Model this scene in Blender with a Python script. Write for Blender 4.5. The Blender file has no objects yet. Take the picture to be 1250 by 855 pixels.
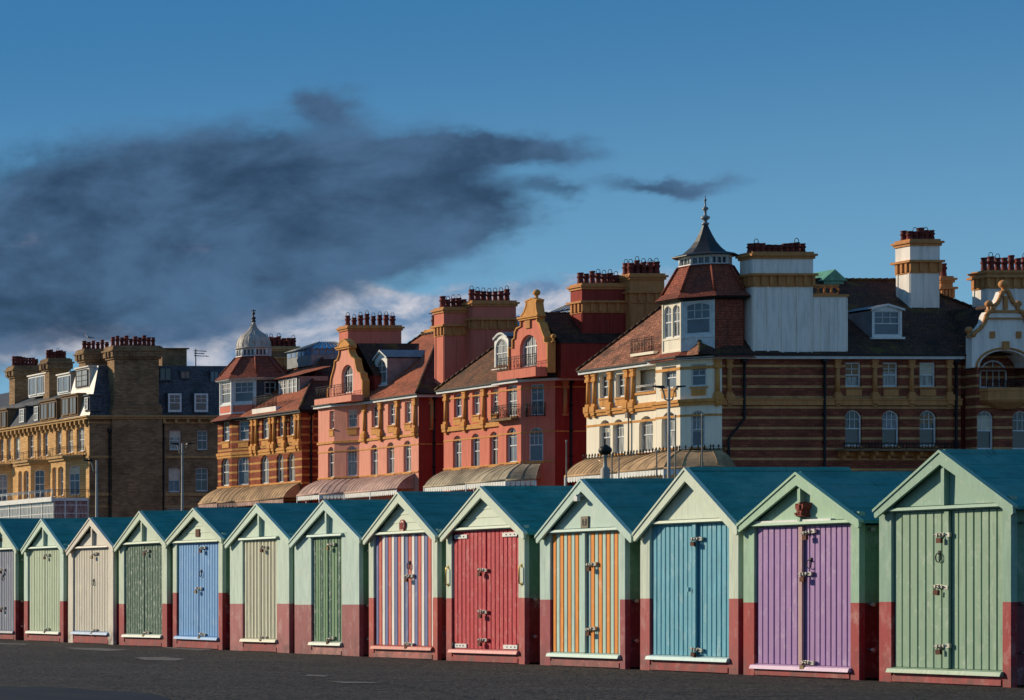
import bpy, math, random
from mathutils import Vector, geometry
random.seed(7)
scene = bpy.context.scene
COL = scene.collection
F = 3169.0; VPX = 1250.0; HY = 732.0; HC = 0.89      # survey of the photograph: focal length, horizon, eye height
R = math.radians

# ------------------------------------------------------------------ helpers
def lin(c):
    c = c/255.0
    return c/12.92 if c <= 0.04045 else ((c+0.055)/1.055)**2.4
def C(r, g, b, k=1.0): return (lin(r)*k, lin(g)*k, lin(b)*k, 1.0)

def link(o, parent=None):
    COL.objects.link(o)
    if parent is not None: o.parent = parent
    return o
def thing(name, label, cat, loc=(0,0,0), rz=0.0, group=None):
    o = bpy.data.objects.new(name, None); link(o)
    o.empty_display_size = 0.3
    o.location = loc; o.rotation_euler = (0,0,rz)
    o['label'] = label; o['category'] = cat
    if group: o['group'] = group
    return o
def struct(o): o['kind'] = 'structure'; return o

class MB:
    def __init__(s): s.v = []; s.f = []; s.m = []; s.uv = []; s.sm = []
    def face(s, pts, m=0, smooth=False, uv=None):
        i = len(s.v); pts = [Vector(p) for p in pts]
        s.v += pts; s.f.append(list(range(i, i+len(pts)))); s.m.append(m); s.sm.append(smooth)
        if uv is None:
            n = Vector((0,0,0))
            for k in range(len(pts)):
                a = pts[k]; b = pts[(k+1) % len(pts)]
                n += a.cross(b)
            if n.length < 1e-12: n = Vector((0,0,1))
            n.normalize()
            t = Vector((0,0,1)).cross(n)
            t = Vector((1,0,0)) if t.length < 1e-3 else t.normalized()
            w = n.cross(t)
            uv = [(t.dot(p), w.dot(p)) for p in pts]
        s.uv += uv
    def quadgrid(s, rows, m=0, smooth=True, closed=False):
        for i in range(len(rows)-1):
            a = rows[i]; b = rows[i+1]; n = len(a)
            for j in range(n if closed else n-1):
                k = (j+1) % n
                s.face([a[j], a[k], b[k], b[j]], m, smooth)
    def box(s, x0, x1, y0, y1, z0, z1, m=0):
        if x0 > x1: x0, x1 = x1, x0
        if y0 > y1: y0, y1 = y1, y0
        if z0 > z1: z0, z1 = z1, z0
        p = [(x0,y0,z0),(x1,y0,z0),(x1,y1,z0),(x0,y1,z0),(x0,y0,z1),(x1,y0,z1),(x1,y1,z1),(x0,y1,z1)]
        for f in ((0,3,2,1),(4,5,6,7),(0,1,5,4),(1,2,6,5),(2,3,7,6),(3,0,4,7)):
            s.face([p[i] for i in f], m)
    def prism(s, bot, top, m=0, caps=True):
        """bot, top: matching rings, counter-clockwise seen from above/outside"""
        n = len(bot)
        for i in range(n):
            j = (i+1) % n
            s.face([bot[i], bot[j], top[j], top[i]], m)
        if caps:
            s.face(list(reversed(bot)), m); s.face(top, m)
    def oriented(s, p0, p1, n, d0, d1, z0, z1, m=0):
        """box along plan segment p0-p1, from d0 to d1 outward along n"""
        p0 = Vector(p0); p1 = Vector(p1); n = Vector(n)
        a = p0+n*d0; b = p1+n*d0; c = p1+n*d1; d = p0+n*d1
        ring = [a, b, c, d]
        area = sum(ring[i].x*ring[(i+1) % 4].y-ring[(i+1) % 4].x*ring[i].y for i in range(4))
        if area < 0: ring.reverse()
        s.prism([(q.x,q.y,z0) for q in ring], [(q.x,q.y,z1) for q in ring], m)
    def lathe(s, cx, cy, prof, seg=12, m=0, smooth=True, rot=0.0, cap=True):
        rows = []
        for r, z in prof:
            rows.append([(cx+r*math.cos(rot+2*math.pi*k/seg), cy+r*math.sin(rot+2*math.pi*k/seg), z) for k in range(seg)])
        s.quadgrid(rows, m, smooth, True)
        if cap:
            if prof[0][0] > 1e-4: s.face(list(reversed(rows[0])), m)
            if prof[-1][0] > 1e-4: s.face(rows[-1], m)
    def tube(s, pts, r, seg=6, m=0, smooth=True):
        pts = [Vector(p) for p in pts]; rows = []
        for i, p in enumerate(pts):
            d = (pts[min(i+1, len(pts)-1)]-pts[max(i-1, 0)]).normalized()
            up = Vector((0,0,1)) if abs(d.z) < 0.9 else Vector((1,0,0))
            a = d.cross(up).normalized(); b = a.cross(d).normalized()
            rr = r[i] if isinstance(r, (list, tuple)) else r
            rows.append([p+a*math.cos(2*math.pi*k/seg)*rr+b*math.sin(2*math.pi*k/seg)*rr for k in range(seg)])
        s.quadgrid(rows, m, smooth, True)
        s.face(list(reversed(rows[0])), m); s.face(rows[-1], m)
    def mesh(s, name, mats):
        me = bpy.data.meshes.new(name)
        me.from_pydata([tuple(v) for v in s.v], [], s.f)
        me.polygons.foreach_set('material_index', s.m)
        me.polygons.foreach_set('use_smooth', s.sm)
        ul = me.uv_layers.new(name='UVMap')
        flat = [c for u in s.uv for c in u]
        ul.data.foreach_set('uv', flat)
        for mt in (mats if isinstance(mats, (list, tuple)) else [mats]): me.materials.append(mt)
        if any(s.sm):
            import bmesh
            bm = bmesh.new(); bm.from_mesh(me); bmesh.ops.remove_doubles(bm, verts=bm.verts, dist=1e-4)
            bm.to_mesh(me); bm.free()
        me.update()
        return me
    def build(s, name, mats, parent=None):
        return link(bpy.data.objects.new(name, s.mesh(name, mats)), parent)

# ------------------------------------------------------------------ materials
class NT:
    def __init__(s, name):
        s.mat = bpy.data.materials.new(name); s.mat.use_nodes = True
        s.t = s.mat.node_tree; s.n = s.t.nodes; s.l = s.t.links
        s.p = s.n['Principled BSDF']
    def new(s, ty, **kw):
        n = s.n.new(ty)
        for k, v in kw.items():
            if k.startswith('_'): n.inputs[int(k[1:])].default_value = v
            elif k in n.inputs and not hasattr(n, k): n.inputs[k].default_value = v
            else: setattr(n, k, v)
        return n
    def con(s, a, b): s.l.new(a, b)
    def setin(s, sock, v):
        if hasattr(v, 'links') or hasattr(v, 'is_linked'): s.l.new(v, sock)
        else: sock.default_value = v
    def math(s, op, a, b=None, clamp=False):
        n = s.n.new('ShaderNodeMath'); n.operation = op; n.use_clamp = clamp
        s.setin(n.inputs[0], a)
        if b is not None: s.setin(n.inputs[1], b)
        return n.outputs[0]
    def mix(s, fac, a, b, blend='MIX'):
        n = s.n.new('ShaderNodeMix'); n.data_type = 'RGBA'; n.blend_type = blend
        s.setin(n.inputs[0], fac); s.setin(n.inputs[6], a); s.setin(n.inputs[7], b)
        return n.outputs[2]
    def noise(s, vec, scale, detail=4, rough=0.6, dist=0.0):
        n = s.n.new('ShaderNodeTexNoise'); n.inputs['Scale'].default_value = scale
        n.inputs['Detail'].default_value = detail; n.inputs['Roughness'].default_value = rough
        n.inputs['Distortion'].default_value = dist
        s.l.new(vec, n.inputs['Vector']); return n.outputs[0]
    def ramp(s, v, a, b):
        n = s.n.new('ShaderNodeMapRange'); n.interpolation_type = 'SMOOTHSTEP'
        s.setin(n.inputs[0], v); n.inputs[1].default_value = a; n.inputs[2].default_value = b
        return n.outputs[0]
    def mapping(s, vec, scale):
        n = s.n.new('ShaderNodeMapping'); n.inputs['Scale'].default_value = scale
        s.l.new(vec, n.inputs['Vector']); return n.outputs[0]
    def obj(s):
        tc = s.n.new('ShaderNodeTexCoord'); oi = s.n.new('ShaderNodeObjectInfo')
        a = s.n.new('ShaderNodeVectorMath'); a.operation = 'ADD'
        s.l.new(tc.outputs['Object'], a.inputs[0])
        m = s.math('MULTIPLY', oi.outputs['Random'], 57.0)
        cb = s.n.new('ShaderNodeCombineXYZ')
        for i in range(3): s.l.new(m, cb.inputs[i])
        s.l.new(cb.outputs[0], a.inputs[1]); return a.outputs[0]
    def uv(s):
        return s.n.new('ShaderNodeTexCoord').outputs['UV']
    def bump(s, h, strength, dist=0.01):
        n = s.n.new('ShaderNodeBump'); n.inputs['Strength'].default_value = strength
        n.inputs['Distance'].default_value = dist
        s.l.new(h, n.inputs['Height']); s.l.new(n.outputs[0], s.p.inputs['Normal'])
    def out(s, col, rough=0.7, spec=0.3, metal=0.0):
        s.setin(s.p.inputs['Base Color'], col); s.setin(s.p.inputs['Roughness'], rough)
        s.p.inputs['Specular IOR Level'].default_value = spec
        s.p.inputs['Metallic'].default_value = metal
        return s.mat
def darker(c, k): return (c[0]*k, c[1]*k, c[2]*k, 1)

def m_plain(name, c, rough=0.6, var=0.25, scale=4.0, spec=0.3, metal=0.0):
    t = NT(name); v = t.obj()
    n = t.noise(v, scale, 5, 0.65)
    col = t.mix(t.ramp(n, 0.3, 0.7), darker(c, 1-var), darker(c, 1+var*0.35))
    return t.out(col, rough, spec, metal)

def m_wood(name, c, wear=0.35, wearcol=C(205,200,188), grime=0.5, streak=(14,14,1.6), rough=0.5):
    """painted boards: vertical brush streaks, chips down to primer or old wood, grime near the foot"""
    t = NT(name); v = t.obj()
    st = t.noise(t.mapping(v, streak), 2.0, 5, 0.7)
    big = t.noise(v, 1.7, 3, 0.5)
    col = t.mix(t.ramp(st, 0.25, 0.75), darker(c, 1-grime*0.7), darker(c, 1.08))
    col = t.mix(t.ramp(big, 0.35, 0.7), darker(c, 1-grime*0.3), col)
    ch = t.noise(t.mapping(v, (22,22,6)), 1.6, 7, 0.75, 0.4)
    chip = t.ramp(ch, 0.70-0.19*wear, 0.74-0.19*wear)
    col = t.mix(chip, col, wearcol)
    fine = t.noise(v, 90, 2, 0.5)
    col = t.mix(t.ramp(fine, 0.66, 0.75), col, darker(c, 0.5))
    run = t.noise(t.mapping(v, (26,26,1.1)), 1.4, 4, 0.6)
    col = t.mix(t.math('MULTIPLY', t.ramp(run, 0.60, 0.74), 0.55), col, t.mix(0.55, c, C(96,80,66)))
    bloom = t.noise(t.mapping(v, (5,5,3)), 1.5, 6, 0.75)
    col = t.mix(t.math('MULTIPLY', t.ramp(bloom, 0.52, 0.75), 0.42), col, t.mix(0.6, c, C(226,224,214)))
    h = t.math('ADD', t.math('MULTIPLY', st, 0.7), t.math('MULTIPLY', chip, -0.5))
    t.bump(h, 0.35, 0.006)
    r = t.math('ADD', t.math('MULTIPLY', st, 0.25), rough-0.1)
    return t.out(col, r, 0.35)

def m_twotone(name, lo, hi, z, k=1.0):
    t = NT(name); tc = t.n.new('ShaderNodeTexCoord'); v = tc.outputs['Object']
    sp = t.n.new('ShaderNodeSeparateXYZ'); t.l.new(v, sp.inputs[0])
    st = t.noise(t.mapping(t.obj(), (9,9,1.4)), 2.0, 5, 0.7)
    zz = t.math('ADD', sp.outputs[2], t.math('MULTIPLY', t.math('SUBTRACT', st, 0.5), 0.006))
    msk = t.math('GREATER_THAN', zz, z)
    a = t.mix(msk, lo, hi)
    col = t.mix(t.ramp(st, 0.25, 0.75), t.mix(1.0, a, (0.74,0.74,0.76,1), 'MULTIPLY'), a)
    ch = t.noise(t.mapping(t.obj(), (14,14,7)), 1.6, 7, 0.75, 0.5)
    chip = t.ramp(ch, 0.685, 0.72)
    col = t.mix(chip, col, t.mix(0.5, a, C(120,85,80)))
    run = t.noise(t.mapping(t.obj(), (22,22,1.0)), 1.4, 4, 0.6)
    col = t.mix(t.math('MULTIPLY', t.ramp(run, 0.58, 0.72), 0.5), col, t.mix(0.6, a, C(92,76,66)))
    bloom = t.noise(t.mapping(t.obj(), (4,4,2.5)), 1.5, 6, 0.75)
    col = t.mix(t.math('MULTIPLY', t.ramp(bloom, 0.5, 0.75), 0.4), col, t.mix(0.65, a, C(220,212,202)))
    # splash-back dirt near the ground
    dirt = t.math('MULTIPLY', t.ramp(sp.outputs[2], 0.42, 0.0), t.ramp(t.noise(t.obj(), 6, 4), 0.3, 0.75))
    col = t.mix(t.math('MULTIPLY', dirt, 0.85), col, C(90,60,58))
    t.bump(t.math('ADD', st, t.math('MULTIPLY', chip, -0.5)), 0.3, 0.006)
    return t.out(col, 0.55, 0.3)

def m_brick(name, c1, c2, mortar, bands=None, stain=0.35, scale=1.0, bscale=1.0):
    t = NT(name); uv = t.uv()
    b = t.n.new('ShaderNodeTexBrick')
    b.inputs['Scale'].default_value = 1.0; b.inputs['Brick Width'].default_value = 0.46*bscale
    b.inputs['Row Height'].default_value = 0.15*bscale; b.inputs['Mortar Size'].default_value = 0.016
    b.inputs['Color1'].default_value = c1; b.inputs['Color2'].default_value = c2; b.inputs['Mortar'].default_value = mortar
    b.inputs['Bias'].default_value = 0.0
    t.l.new(uv, b.inputs['Vector'])
    col = b.outputs[0]
    sp = t.n.new('ShaderNodeSeparateXYZ'); t.l.new(uv, sp.inputs[0]); vz = sp.outputs[1]
    obj = t.n.new('ShaderNodeTexCoord').outputs['Object']
    big = t.noise(obj, 0.55, 5, 0.6); mid = t.noise(t.mapping(obj, (2.5,2.5,0.5)), 1.2, 5, 0.65)
    if bands:
        per, off, wid, bc = bands
        ph = t.math('FRACT', t.math('DIVIDE', t.math('SUBTRACT', vz, off), per))
        msk = t.math('LESS_THAN', ph, wid/per)
        bc2 = t.mix(t.ramp(mid, 0.3, 0.7), darker(bc, 0.72), bc)
        col = t.mix(msk, col, bc2)
    k = t.ramp(big, 0.25, 0.72)
    col = t.mix(k, t.mix(1.0, col, (1-stain,1-stain,1-stain*0.9,1), 'MULTIPLY'), col)
    col = t.mix(t.math('MULTIPLY', t.ramp(mid, 0.62, 0.8), stain), col, darker(mortar, 0.45))
    t.bump(b.outputs[1], -0.25, 0.01)
    return t.out(col, 0.85, 0.15)

def m_render(name, c, stain=0.3, under=None):
    """painted render: rain streaks, patchy fading"""
    t = NT(name); obj = t.n.new('ShaderNodeTexCoord').outputs['Object']
    st = t.noise(t.mapping(obj, (3.0,3.0,0.35)), 1.3, 6, 0.7)
    big = t.noise(obj, 0.7, 4, 0.6); fine = t.noise(obj, 9, 4, 0.7)
    col = t.mix(t.ramp(st, 0.28, 0.62), darker(c, 1-stain), c)
    col = t.mix(t.math('MULTIPLY', t.ramp(big, 0.55, 0.8), 0.5), col, under or darker(c, 1-stain*1.2))
    col = t.mix(t.math('MULTIPLY', t.ramp(fine, 0.6, 0.75), 0.35), col, darker(c, 0.6))
    t.bump(fine, 0.2, 0.02)
    return t.out(col, 0.8, 0.2)

def m_tiles(name, c1, c2, dirt, row=0.17, wd=0.24, moss=None, mossamt=0.5):
    t = NT(name); uv = t.uv()
    b = t.n.new('ShaderNodeTexBrick')
    b.inputs['Scale'].default_value = 1.0; b.inputs['Brick Width'].default_value = wd
    b.inputs['Row Height'].default_value = row; b.inputs['Mortar Size'].default_value = 0.014
    b.inputs['Color1'].default_value = c1; b.inputs['Color2'].default_value = c2
    b.inputs['Mortar'].default_value = darker(dirt, 0.5)
    t.l.new(uv, b.inputs['Vector'])
    obj = t.n.new('ShaderNodeTexCoord').outputs['Object']
    n = t.noise(obj, 0.9, 6, 0.65); n2 = t.noise(t.mapping(uv, (4,0.6,1)), 1.4, 5, 0.7)
    col = t.mix(t.ramp(n, 0.42, 0.72), b.outputs[0], dirt)
    col = t.mix(t.math('MULTIPLY', t.ramp(n2, 0.45, 0.75), 0.55), col, darker(dirt, 0.6))
    n4 = t.noise(t.mapping(uv, (4.2,5.9,1)), 1.0, 1, 0.5)
    col = t.mix(1.0, col, t.mix(t.ramp(n4, 0.3, 0.7), (0.72,0.72,0.75,1), (1.12,1.1,1.05,1)), 'MULTIPLY')
    if moss:
        n3 = t.noise(obj, 0.5, 6, 0.7, 0.5)
        col = t.mix(t.math('MULTIPLY', t.ramp(n3, 0.52, 0.66), mossamt), col, moss)
    sp = t.n.new('ShaderNodeSeparateXYZ'); t.l.new(uv, sp.inputs[0])
    saw = t.math('FRACT', t.math('DIVIDE', sp.outputs[1], row))
    t.bump(t.math('ADD', t.math('MULTIPLY', saw, -1.0), t.math('MULTIPLY', n4, 0.8)), 0.5, 0.03)
    return t.out(col, 0.8, 0.2)

def m_glass(name, c, c2, curtain=0.0):
    t = NT(name); v = t.obj()
    n = t.noise(t.mapping(v, (9,9,0.8)), 1.2, 3, 0.5)
    n2 = t.noise(v, 0.8, 2, 0.5)
    col = t.mix(t.ramp(n, 0.35, 0.65), c, c2) if curtain else t.mix(t.ramp(n2, 0.35, 0.65), c, c2)
    t.p.inputs['Coat Weight'].default_value = 1.0; t.p.inputs['Coat Roughness'].default_value = 0.03
    t.p.inputs['Coat IOR'].default_value = 1.5
    wv = t.noise(v, 1.1, 2, 0.5); b = t.n.new('ShaderNodeBump'); b.inputs['Strength'].default_value = 0.12
    b.inputs['Distance'].default_value = 0.05; t.l.new(wv, b.inputs['Height']); t.l.new(b.outputs[0], t.p.inputs['Coat Normal'])
    return t.out(col, 0.5, 0.4)

M = {}
M['sage'] = C(176,190,166); M['red'] = C(156,54,54)
M['metal'] = m_plain('galvanised_metal', C(190,185,175), 0.35, 0.35, 20, 0.5, 0.8)
M['rust'] = m_plain('rusty_metal', C(96,56,40), 0.8, 0.5, 14)
M['brass'] = m_plain('brass', C(200,170,90), 0.35, 0.3, 10, 0.5, 0.8)
M['tarnish'] = m_plain('tarnished_padlock', C(120,100,66), 0.5, 0.4, 20, 0.5, 0.5)
M['black'] = m_plain('black_paint', C(22,22,24), 0.5, 0.3, 5)
M['iron'] = m_plain('wrought_iron', C(28,26,28), 0.6, 0.3, 6)
M['white'] = m_plain('white_paint', C(222,222,218), 0.5, 0.18, 3)
M['whitewood'] = m_plain('window_frame_white', C(214,216,216), 0.5, 0.2, 3)
M['ochre'] = m_render('ochre_moulding', C(208,148,82), 0.3)
M['ochre2'] = m_render('dull_ochre_moulding', C(196,136,84), 0.3)
M['cream'] = m_render('cream_render', C(240,230,208), 0.15)
M['whiterender'] = m_render('white_render', C(240,232,222), 0.24)
M['pink'] = m_render('salmon_pink_render', C(226,152,130), 0.2)
M['coral'] = m_render('coral_red_render', C(212,122,102), 0.22)
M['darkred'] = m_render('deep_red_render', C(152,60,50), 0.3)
M['stripe'] = m_brick('striped_brick', C(164,82,56), C(130,58,40), C(120,80,60), (0.665, 0.30, 0.17, C(214,160,92)))
M['brownstripe'] = m_brick('brown_striped_brick', C(164,88,64), C(128,66,50), C(96,66,54), (0.665, 0.33, 0.15, C(214,162,108)), 0.4)
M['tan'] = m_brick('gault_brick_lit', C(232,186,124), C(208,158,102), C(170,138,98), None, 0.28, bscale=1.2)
M['tanshade'] = m_brick('gault_brick_shaded', C(176,142,104), C(138,110,80), C(120,98,76), None, 0.5, bscale=1.0)  # darker copy of the lit brick: the side's shade is put into its colour
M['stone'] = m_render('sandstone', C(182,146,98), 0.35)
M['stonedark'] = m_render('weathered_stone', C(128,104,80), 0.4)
M['tile'] = m_tiles('orange_clay_tile', C(192,112,82), C(168,92,64), C(120,72,56))
M['tile2'] = m_tiles('brown_clay_tile', C(138,92,66), C(112,74,56), C(78,60,46), moss=C(96,84,50), mossamt=0.35)
M['tile3'] = m_tiles('weathered_red_tile', C(192,130,102), C(156,98,76), C(86,62,50), moss=C(58,48,38), mossamt=0.4)
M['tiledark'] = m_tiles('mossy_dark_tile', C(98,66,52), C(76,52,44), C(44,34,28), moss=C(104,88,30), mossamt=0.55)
M['tilered'] = m_tiles('red_turret_tile', C(166,88,66), C(144,70,54), C(112,64,52))
M['slate'] = m_tiles('blue_grey_slate', C(96,100,108), C(78,84,94), C(62,66,72), 0.22, 0.3)
M['lead'] = m_plain('lead_sheet', C(120,124,130), 0.45, 0.3, 1.5, 0.5)
M['silver'] = m_plain('pale_zinc_sheet', C(206,196,184), 0.5, 0.25, 1.2, 0.5)
M['domelead'] = m_plain('grey_lead_dome', C(172,164,156), 0.6, 0.35, 1.6, 0.4)
M['darkmetal'] = m_plain('dark_lead_roof', C(34,34,38), 0.55, 0.35, 2, 0.5)
M['copper'] = m_plain('verdigris_copper', C(92,150,128), 0.6, 0.3, 2)
M['canopy'] = m_plain('weathered_canopy_metal', C(172,140,104), 0.85, 0.5, 0.9, 0.4)
M['canopypink'] = m_plain('pink_canopy_metal', C(184,150,138), 0.85, 0.4, 0.9, 0.4)
M['canopygrey'] = m_plain('grey_canopy_metal', C(160,146,122), 0.8, 0.5, 0.9, 0.45)
M['pot'] = m_plain('clay_chimney_pot', C(116,48,40), 0.8, 0.6, 1.3)
M['glass_dark'] = m_glass('window_glass_dark', C(40,44,50), C(20,22,26))
M['glass_blue'] = m_glass('window_glass_blue', C(60,84,104), C(34,54,76))
M['glass_curtain'] = m_glass('window_glass_curtained', C(150,148,142), C(70,72,74), 1)
M['glass_red'] = m_glass('window_glass_blind', C(110,60,46), C(80,44,36))
M['glassroof'] = m_glass('roof_glass', C(70,110,160), C(40,80,130))
M['blind_cream'] = m_plain('cream_blind', C(206,198,176), 0.9, 0.15, 2)
M['blind_grey'] = m_plain('grey_net_curtain', C(150,150,152), 0.9, 0.3, 6)
M['blind_tan'] = m_plain('tan_blind', C(150,124,92), 0.9, 0.2, 2)
M['pvc'] = m_plain('grey_downpipe', C(120,110,104), 0.5, 0.2, 2)
M['lamp'] = m_plain('grey_lamp_post', C(158,150,142), 0.6, 0.25, 2, 0.4)
M['dark_inside'] = m_plain('dark_interior', C(26,20,18), 0.9, 0.2, 2)

# ------------------------------------------------------------------ camera
cam = bpy.data.cameras.new('camera'); co = bpy.data.objects.new('camera', cam); link(co)
co.location = (0, 0, HC); co.rotation_euler = (R(90), 0, 0)
cam.sensor_width = 36.0; cam.lens = F/1250*36.0
cam.shift_x = (625+VPX)/1250; cam.shift_y = (HY-427.5)/1250
cam.clip_start = 0.5; cam.clip_end = 6000
scene.camera = co

# ------------------------------------------------------------------ ground
def gz(Y): return 0.0035*(min(Y, 62)-28.2)
g = MB()
ys = [-60, 0, 10, 20, 24, 26, 28, 30, 34, 40, 50, 62, 64.0]
rows = [[(x, y, gz(y)) for x in (-60, 0, 8, 14, 19, 20.4, 24, 27.5)] for y in ys]
g.quadgrid(rows, 0, False)
t = NT('promenade_asphalt'); v = t.n.new('ShaderNodeTexCoord').outputs['Object']
vor = t.n.new('ShaderNodeTexVoronoi'); vor.inputs['Scale'].default_value = 24; t.l.new(v, vor.inputs['Vector'])
big = t.noise(v, 0.45, 5, 0.6); mid = t.noise(v, 3.5, 6, 0.75); fin = t.noise(v, 40, 5, 0.75); fin2 = t.noise(v, 14, 5, 0.8)
col = t.mix(t.ramp(vor.outputs['Color'], 0.1, 0.95), C(28,26,25), C(112,100,92))
col = t.mix(t.ramp(fin2, 0.3, 0.65), t.mix(1.0, col, (0.22,0.22,0.23,1), 'MULTIPLY'), col)
col = t.mix(t.math('MULTIPLY', t.ramp(mid, 0.4, 0.7), 0.6), col, t.mix(1.0, col, (0.5,0.5,0.54,1), 'MULTIPLY'))
col = t.mix(t.math('MULTIPLY', t.ramp(big, 0.35, 0.65), 0.7), col, t.mix(1.0, col, (0.62,0.6,0.62,1), 'MULTIPLY'))
spk = t.ramp(t.noise(v, 30, 2, 0.6), 0.63, 0.68)
col = t.mix(t.math('MULTIPLY', spk, 0.5), col, C(130,118,108))
wv = t.n.new('ShaderNodeVectorMath'); wv.operation = 'MULTIPLY_ADD'; wv.inputs[1].default_value = (0.5,0.5,0.0)
nc = t.n.new('ShaderNodeTexNoise'); nc.inputs['Scale'].default_value = 2.2; nc.inputs['Detail'].default_value = 5; t.l.new(v, nc.inputs['Vector'])
t.l.new(nc.outputs['Color'], wv.inputs[0]); t.l.new(v, wv.inputs[2])
ve = t.n.new('ShaderNodeTexVoronoi'); ve.feature = 'DISTANCE_TO_EDGE'; ve.inputs['Scale'].default_value = 0.42; t.l.new(wv.outputs[0], ve.inputs['Vector'])
crk = t.math('LESS_THAN', ve.outputs[0], 0.008)
vc = t.n.new('ShaderNodeTexVoronoi'); vc.inputs['Scale'].default_value = 0.42; t.l.new(wv.outputs[0], vc.inputs['Vector'])
col = t.mix(t.math('MULTIPLY', t.ramp(vc.outputs['Color'], 0.5, 0.75), 0.35), col, t.mix(1.0, col, (0.6,0.6,0.62,1), 'MULTIPLY'))
col = t.mix(t.math('MULTIPLY', crk, 0.8), col, C(20,18,18))
dist = t.math('ADD', t.math('MULTIPLY', vor.outputs['Distance'], -1.4), t.math('ADD', t.math('MULTIPLY', fin, 1.0), t.math('MULTIPLY', mid, 1.5)))
t.bump(dist, 1.0, 0.03)
m_asph = t.out(col, 0.85, 0.25)
struct(g.build('promenade', m_asph))

g = MB()
g.box(27.5, 95, -60, 400, -0.3, 0.11)
lawn = m_plain('lawn_turf', C(62,78,36), 0.9, 0.5, 1.2)
struct(g.build('lawn', lawn))
g = MB()
g.face([(-60,64,0.125),(27.5,64,0.125),(27.5,3000,0.125),(-60,3000,0.125)])
struct(g.build('esplanade', m_asph))
g = MB()
g.face([(-3500,-1500,-0.45),(3500,-1500,-0.45),(3500,3500,-0.45),(-3500,3500,-0.45)])
struct(g.build('ground', m_plain('earth', C(70,66,58), 0.95, 0.4, 0.4)))
g = MB()
g.box(95, 106, -60, 400, -0.3, 0.05)
struct(g.build('road', m_asph))
g = MB(); g.box(106, 140, -60, 400, -0.3, 0.2); struct(g.build('pavement', m_plain('paving', C(120,112,104), 0.9, 0.3, 1)))
# flat, darker, smooth patch at the bottom left and scuffed pale marks
def gpt(px, py, dz):
    # a point of the promenade seen at this place of the survey
    Y = 30.0
    for _ in range(6): Y = F*(HC-gz(Y))/(py-HY)
    return (Y*(px+VPX)/F, Y, gz(Y)+dz)
def blob(name, outline, mat, dz):
    m = MB(); m.face([gpt(a, b, dz) for a, b in outline]); return m.build(name, mat)
dark_nt = NT('dark_asphalt'); v = dark_nt.n.new('ShaderNodeTexCoord').outputs['Object']
wcol = dark_nt.mix(dark_nt.ramp(dark_nt.noise(v, 1.2, 4), 0.35, 0.7), C(30,30,36), C(44,41,41))
m_darkpatch = dark_nt.out(wcol, 0.75, 0.15)
struct(blob('dark_patch', [(-60,838),(-10,837.5),(20,839.5),(52,838.8),(95,841),(118,843.5),(160,845),(190,848.5),(206,853),(215,862),(-60,866)], m_darkpatch, 0.004))
m_pale = m_plain('worn_pale_marking', C(104,97,92), 0.9, 0.6, 9)
for i, o in enumerate(([(196,790),(232,790.5),(262,793.5),(240,794.5),(208,792)], [(163,803),(200,802.5),(228,805),(214,807),(176,806)],
          [(0,785.6),(36,786.3),(30,787.6),(0,787.2)], [(78,791),(120,791.6),(160,794),(130,795.4),(92,793.4)],
          [(376,824),(402,825.5),(397,827),(372,826)], [(400,832.5),(455,833.5),(466,835),(420,835)])):
    struct(blob('worn_marking', o, m_pale, 0.004+0.0005*i))

# ------------------------------------------------------------------ beach huts
HX = 20.7
def hy(px, dx=0.0): return F*(HX+dx)/(px+VPX)
def hz(py, Y): return HC+(HY-py)*Y/F
HW = {}
def wood(key, c, **kw):
    if key not in HW: HW[key] = m_wood(key, c, **kw)
    return HW[key]
sage_post = {}
def twotone(key, lo, hi, z):
    k = (key, round(z, 2))
    if k not in sage_post: sage_post[k] = m_twotone('painted_'+key, lo, hi, z)
    return sage_post[k]
t = NT('teal_roof_felt'); v = t.obj(); c = C(60,150,140)
st = t.noise(t.mapping(v, (2.0,7,7)), 1.5, 5, 0.7); pt = t.noise(v, 1.6, 5, 0.7); oi = t.n.new('ShaderNodeObjectInfo')
col = t.mix(t.ramp(st, 0.3, 0.7), darker(c, 0.62), c)
col = t.mix(t.math('MULTIPLY', t.ramp(pt, 0.42, 0.7), 0.6), col, C(120,164,152))
col = t.mix(t.math('MULTIPLY', oi.outputs['Random'], 0.45), col, C(70,112,120))
col = t.mix(t.ramp(t.noise(v, 16, 4, 0.7), 0.70, 0.74), col, C(176,182,176))
col = t.mix(t.math('MULTIPLY', t.ramp(t.noise(t.mapping(v, (10,2,2)), 1.5, 5, 0.7), 0.6, 0.72), 0.5), col, C(30,50,50))
t.bump(st, 0.4, 0.01)
m_roof = t.out(col, 0.75, 0.2)
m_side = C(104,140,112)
# shared hardware meshes, local: x outward is -x, y along the front, z up
def bolt_mesh(lean):
    b = MB()
    b.box(-0.012, 0.0, -0.055, 0.075, -0.02, 0.02, 0)
    b.tube([(-0.024,-0.085,0),(-0.024,0.09,0)], 0.011, 8, 0)
    for y in (-0.04, 0.0, 0.05): b.box(-0.038, -0.01, y-0.008, y+0.008, -0.018, 0.018, 0)
    b.box(-0.03, -0.0, -0.12, -0.07, -0.022, 0.022, 0)
    # padlock
    p = [(-0.04, 0.0, 0.0), (-0.05, -0.018, -0.028), (-0.05, -0.016+lean, -0.05)]
    b.tube([(-0.04,0.0,0.012),(-0.052,-0.02+lean*0.3,-0.005),(-0.052,-0.02+lean,-0.04)], 0.005, 6, 0)
    b.tube([(-0.04,0.01,0.012),(-0.052,0.02+lean*0.3,-0.005),(-0.052,0.02+lean,-0.04)], 0.005, 6, 0)
    b.box(-0.066, -0.04, -0.032+lean, 0.032+lean, -0.088, -0.036, 1)
    return b.mesh('door_bolt', [M['metal'], M['tarnish'] if lean > 0.01 else M['rust']])
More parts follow.
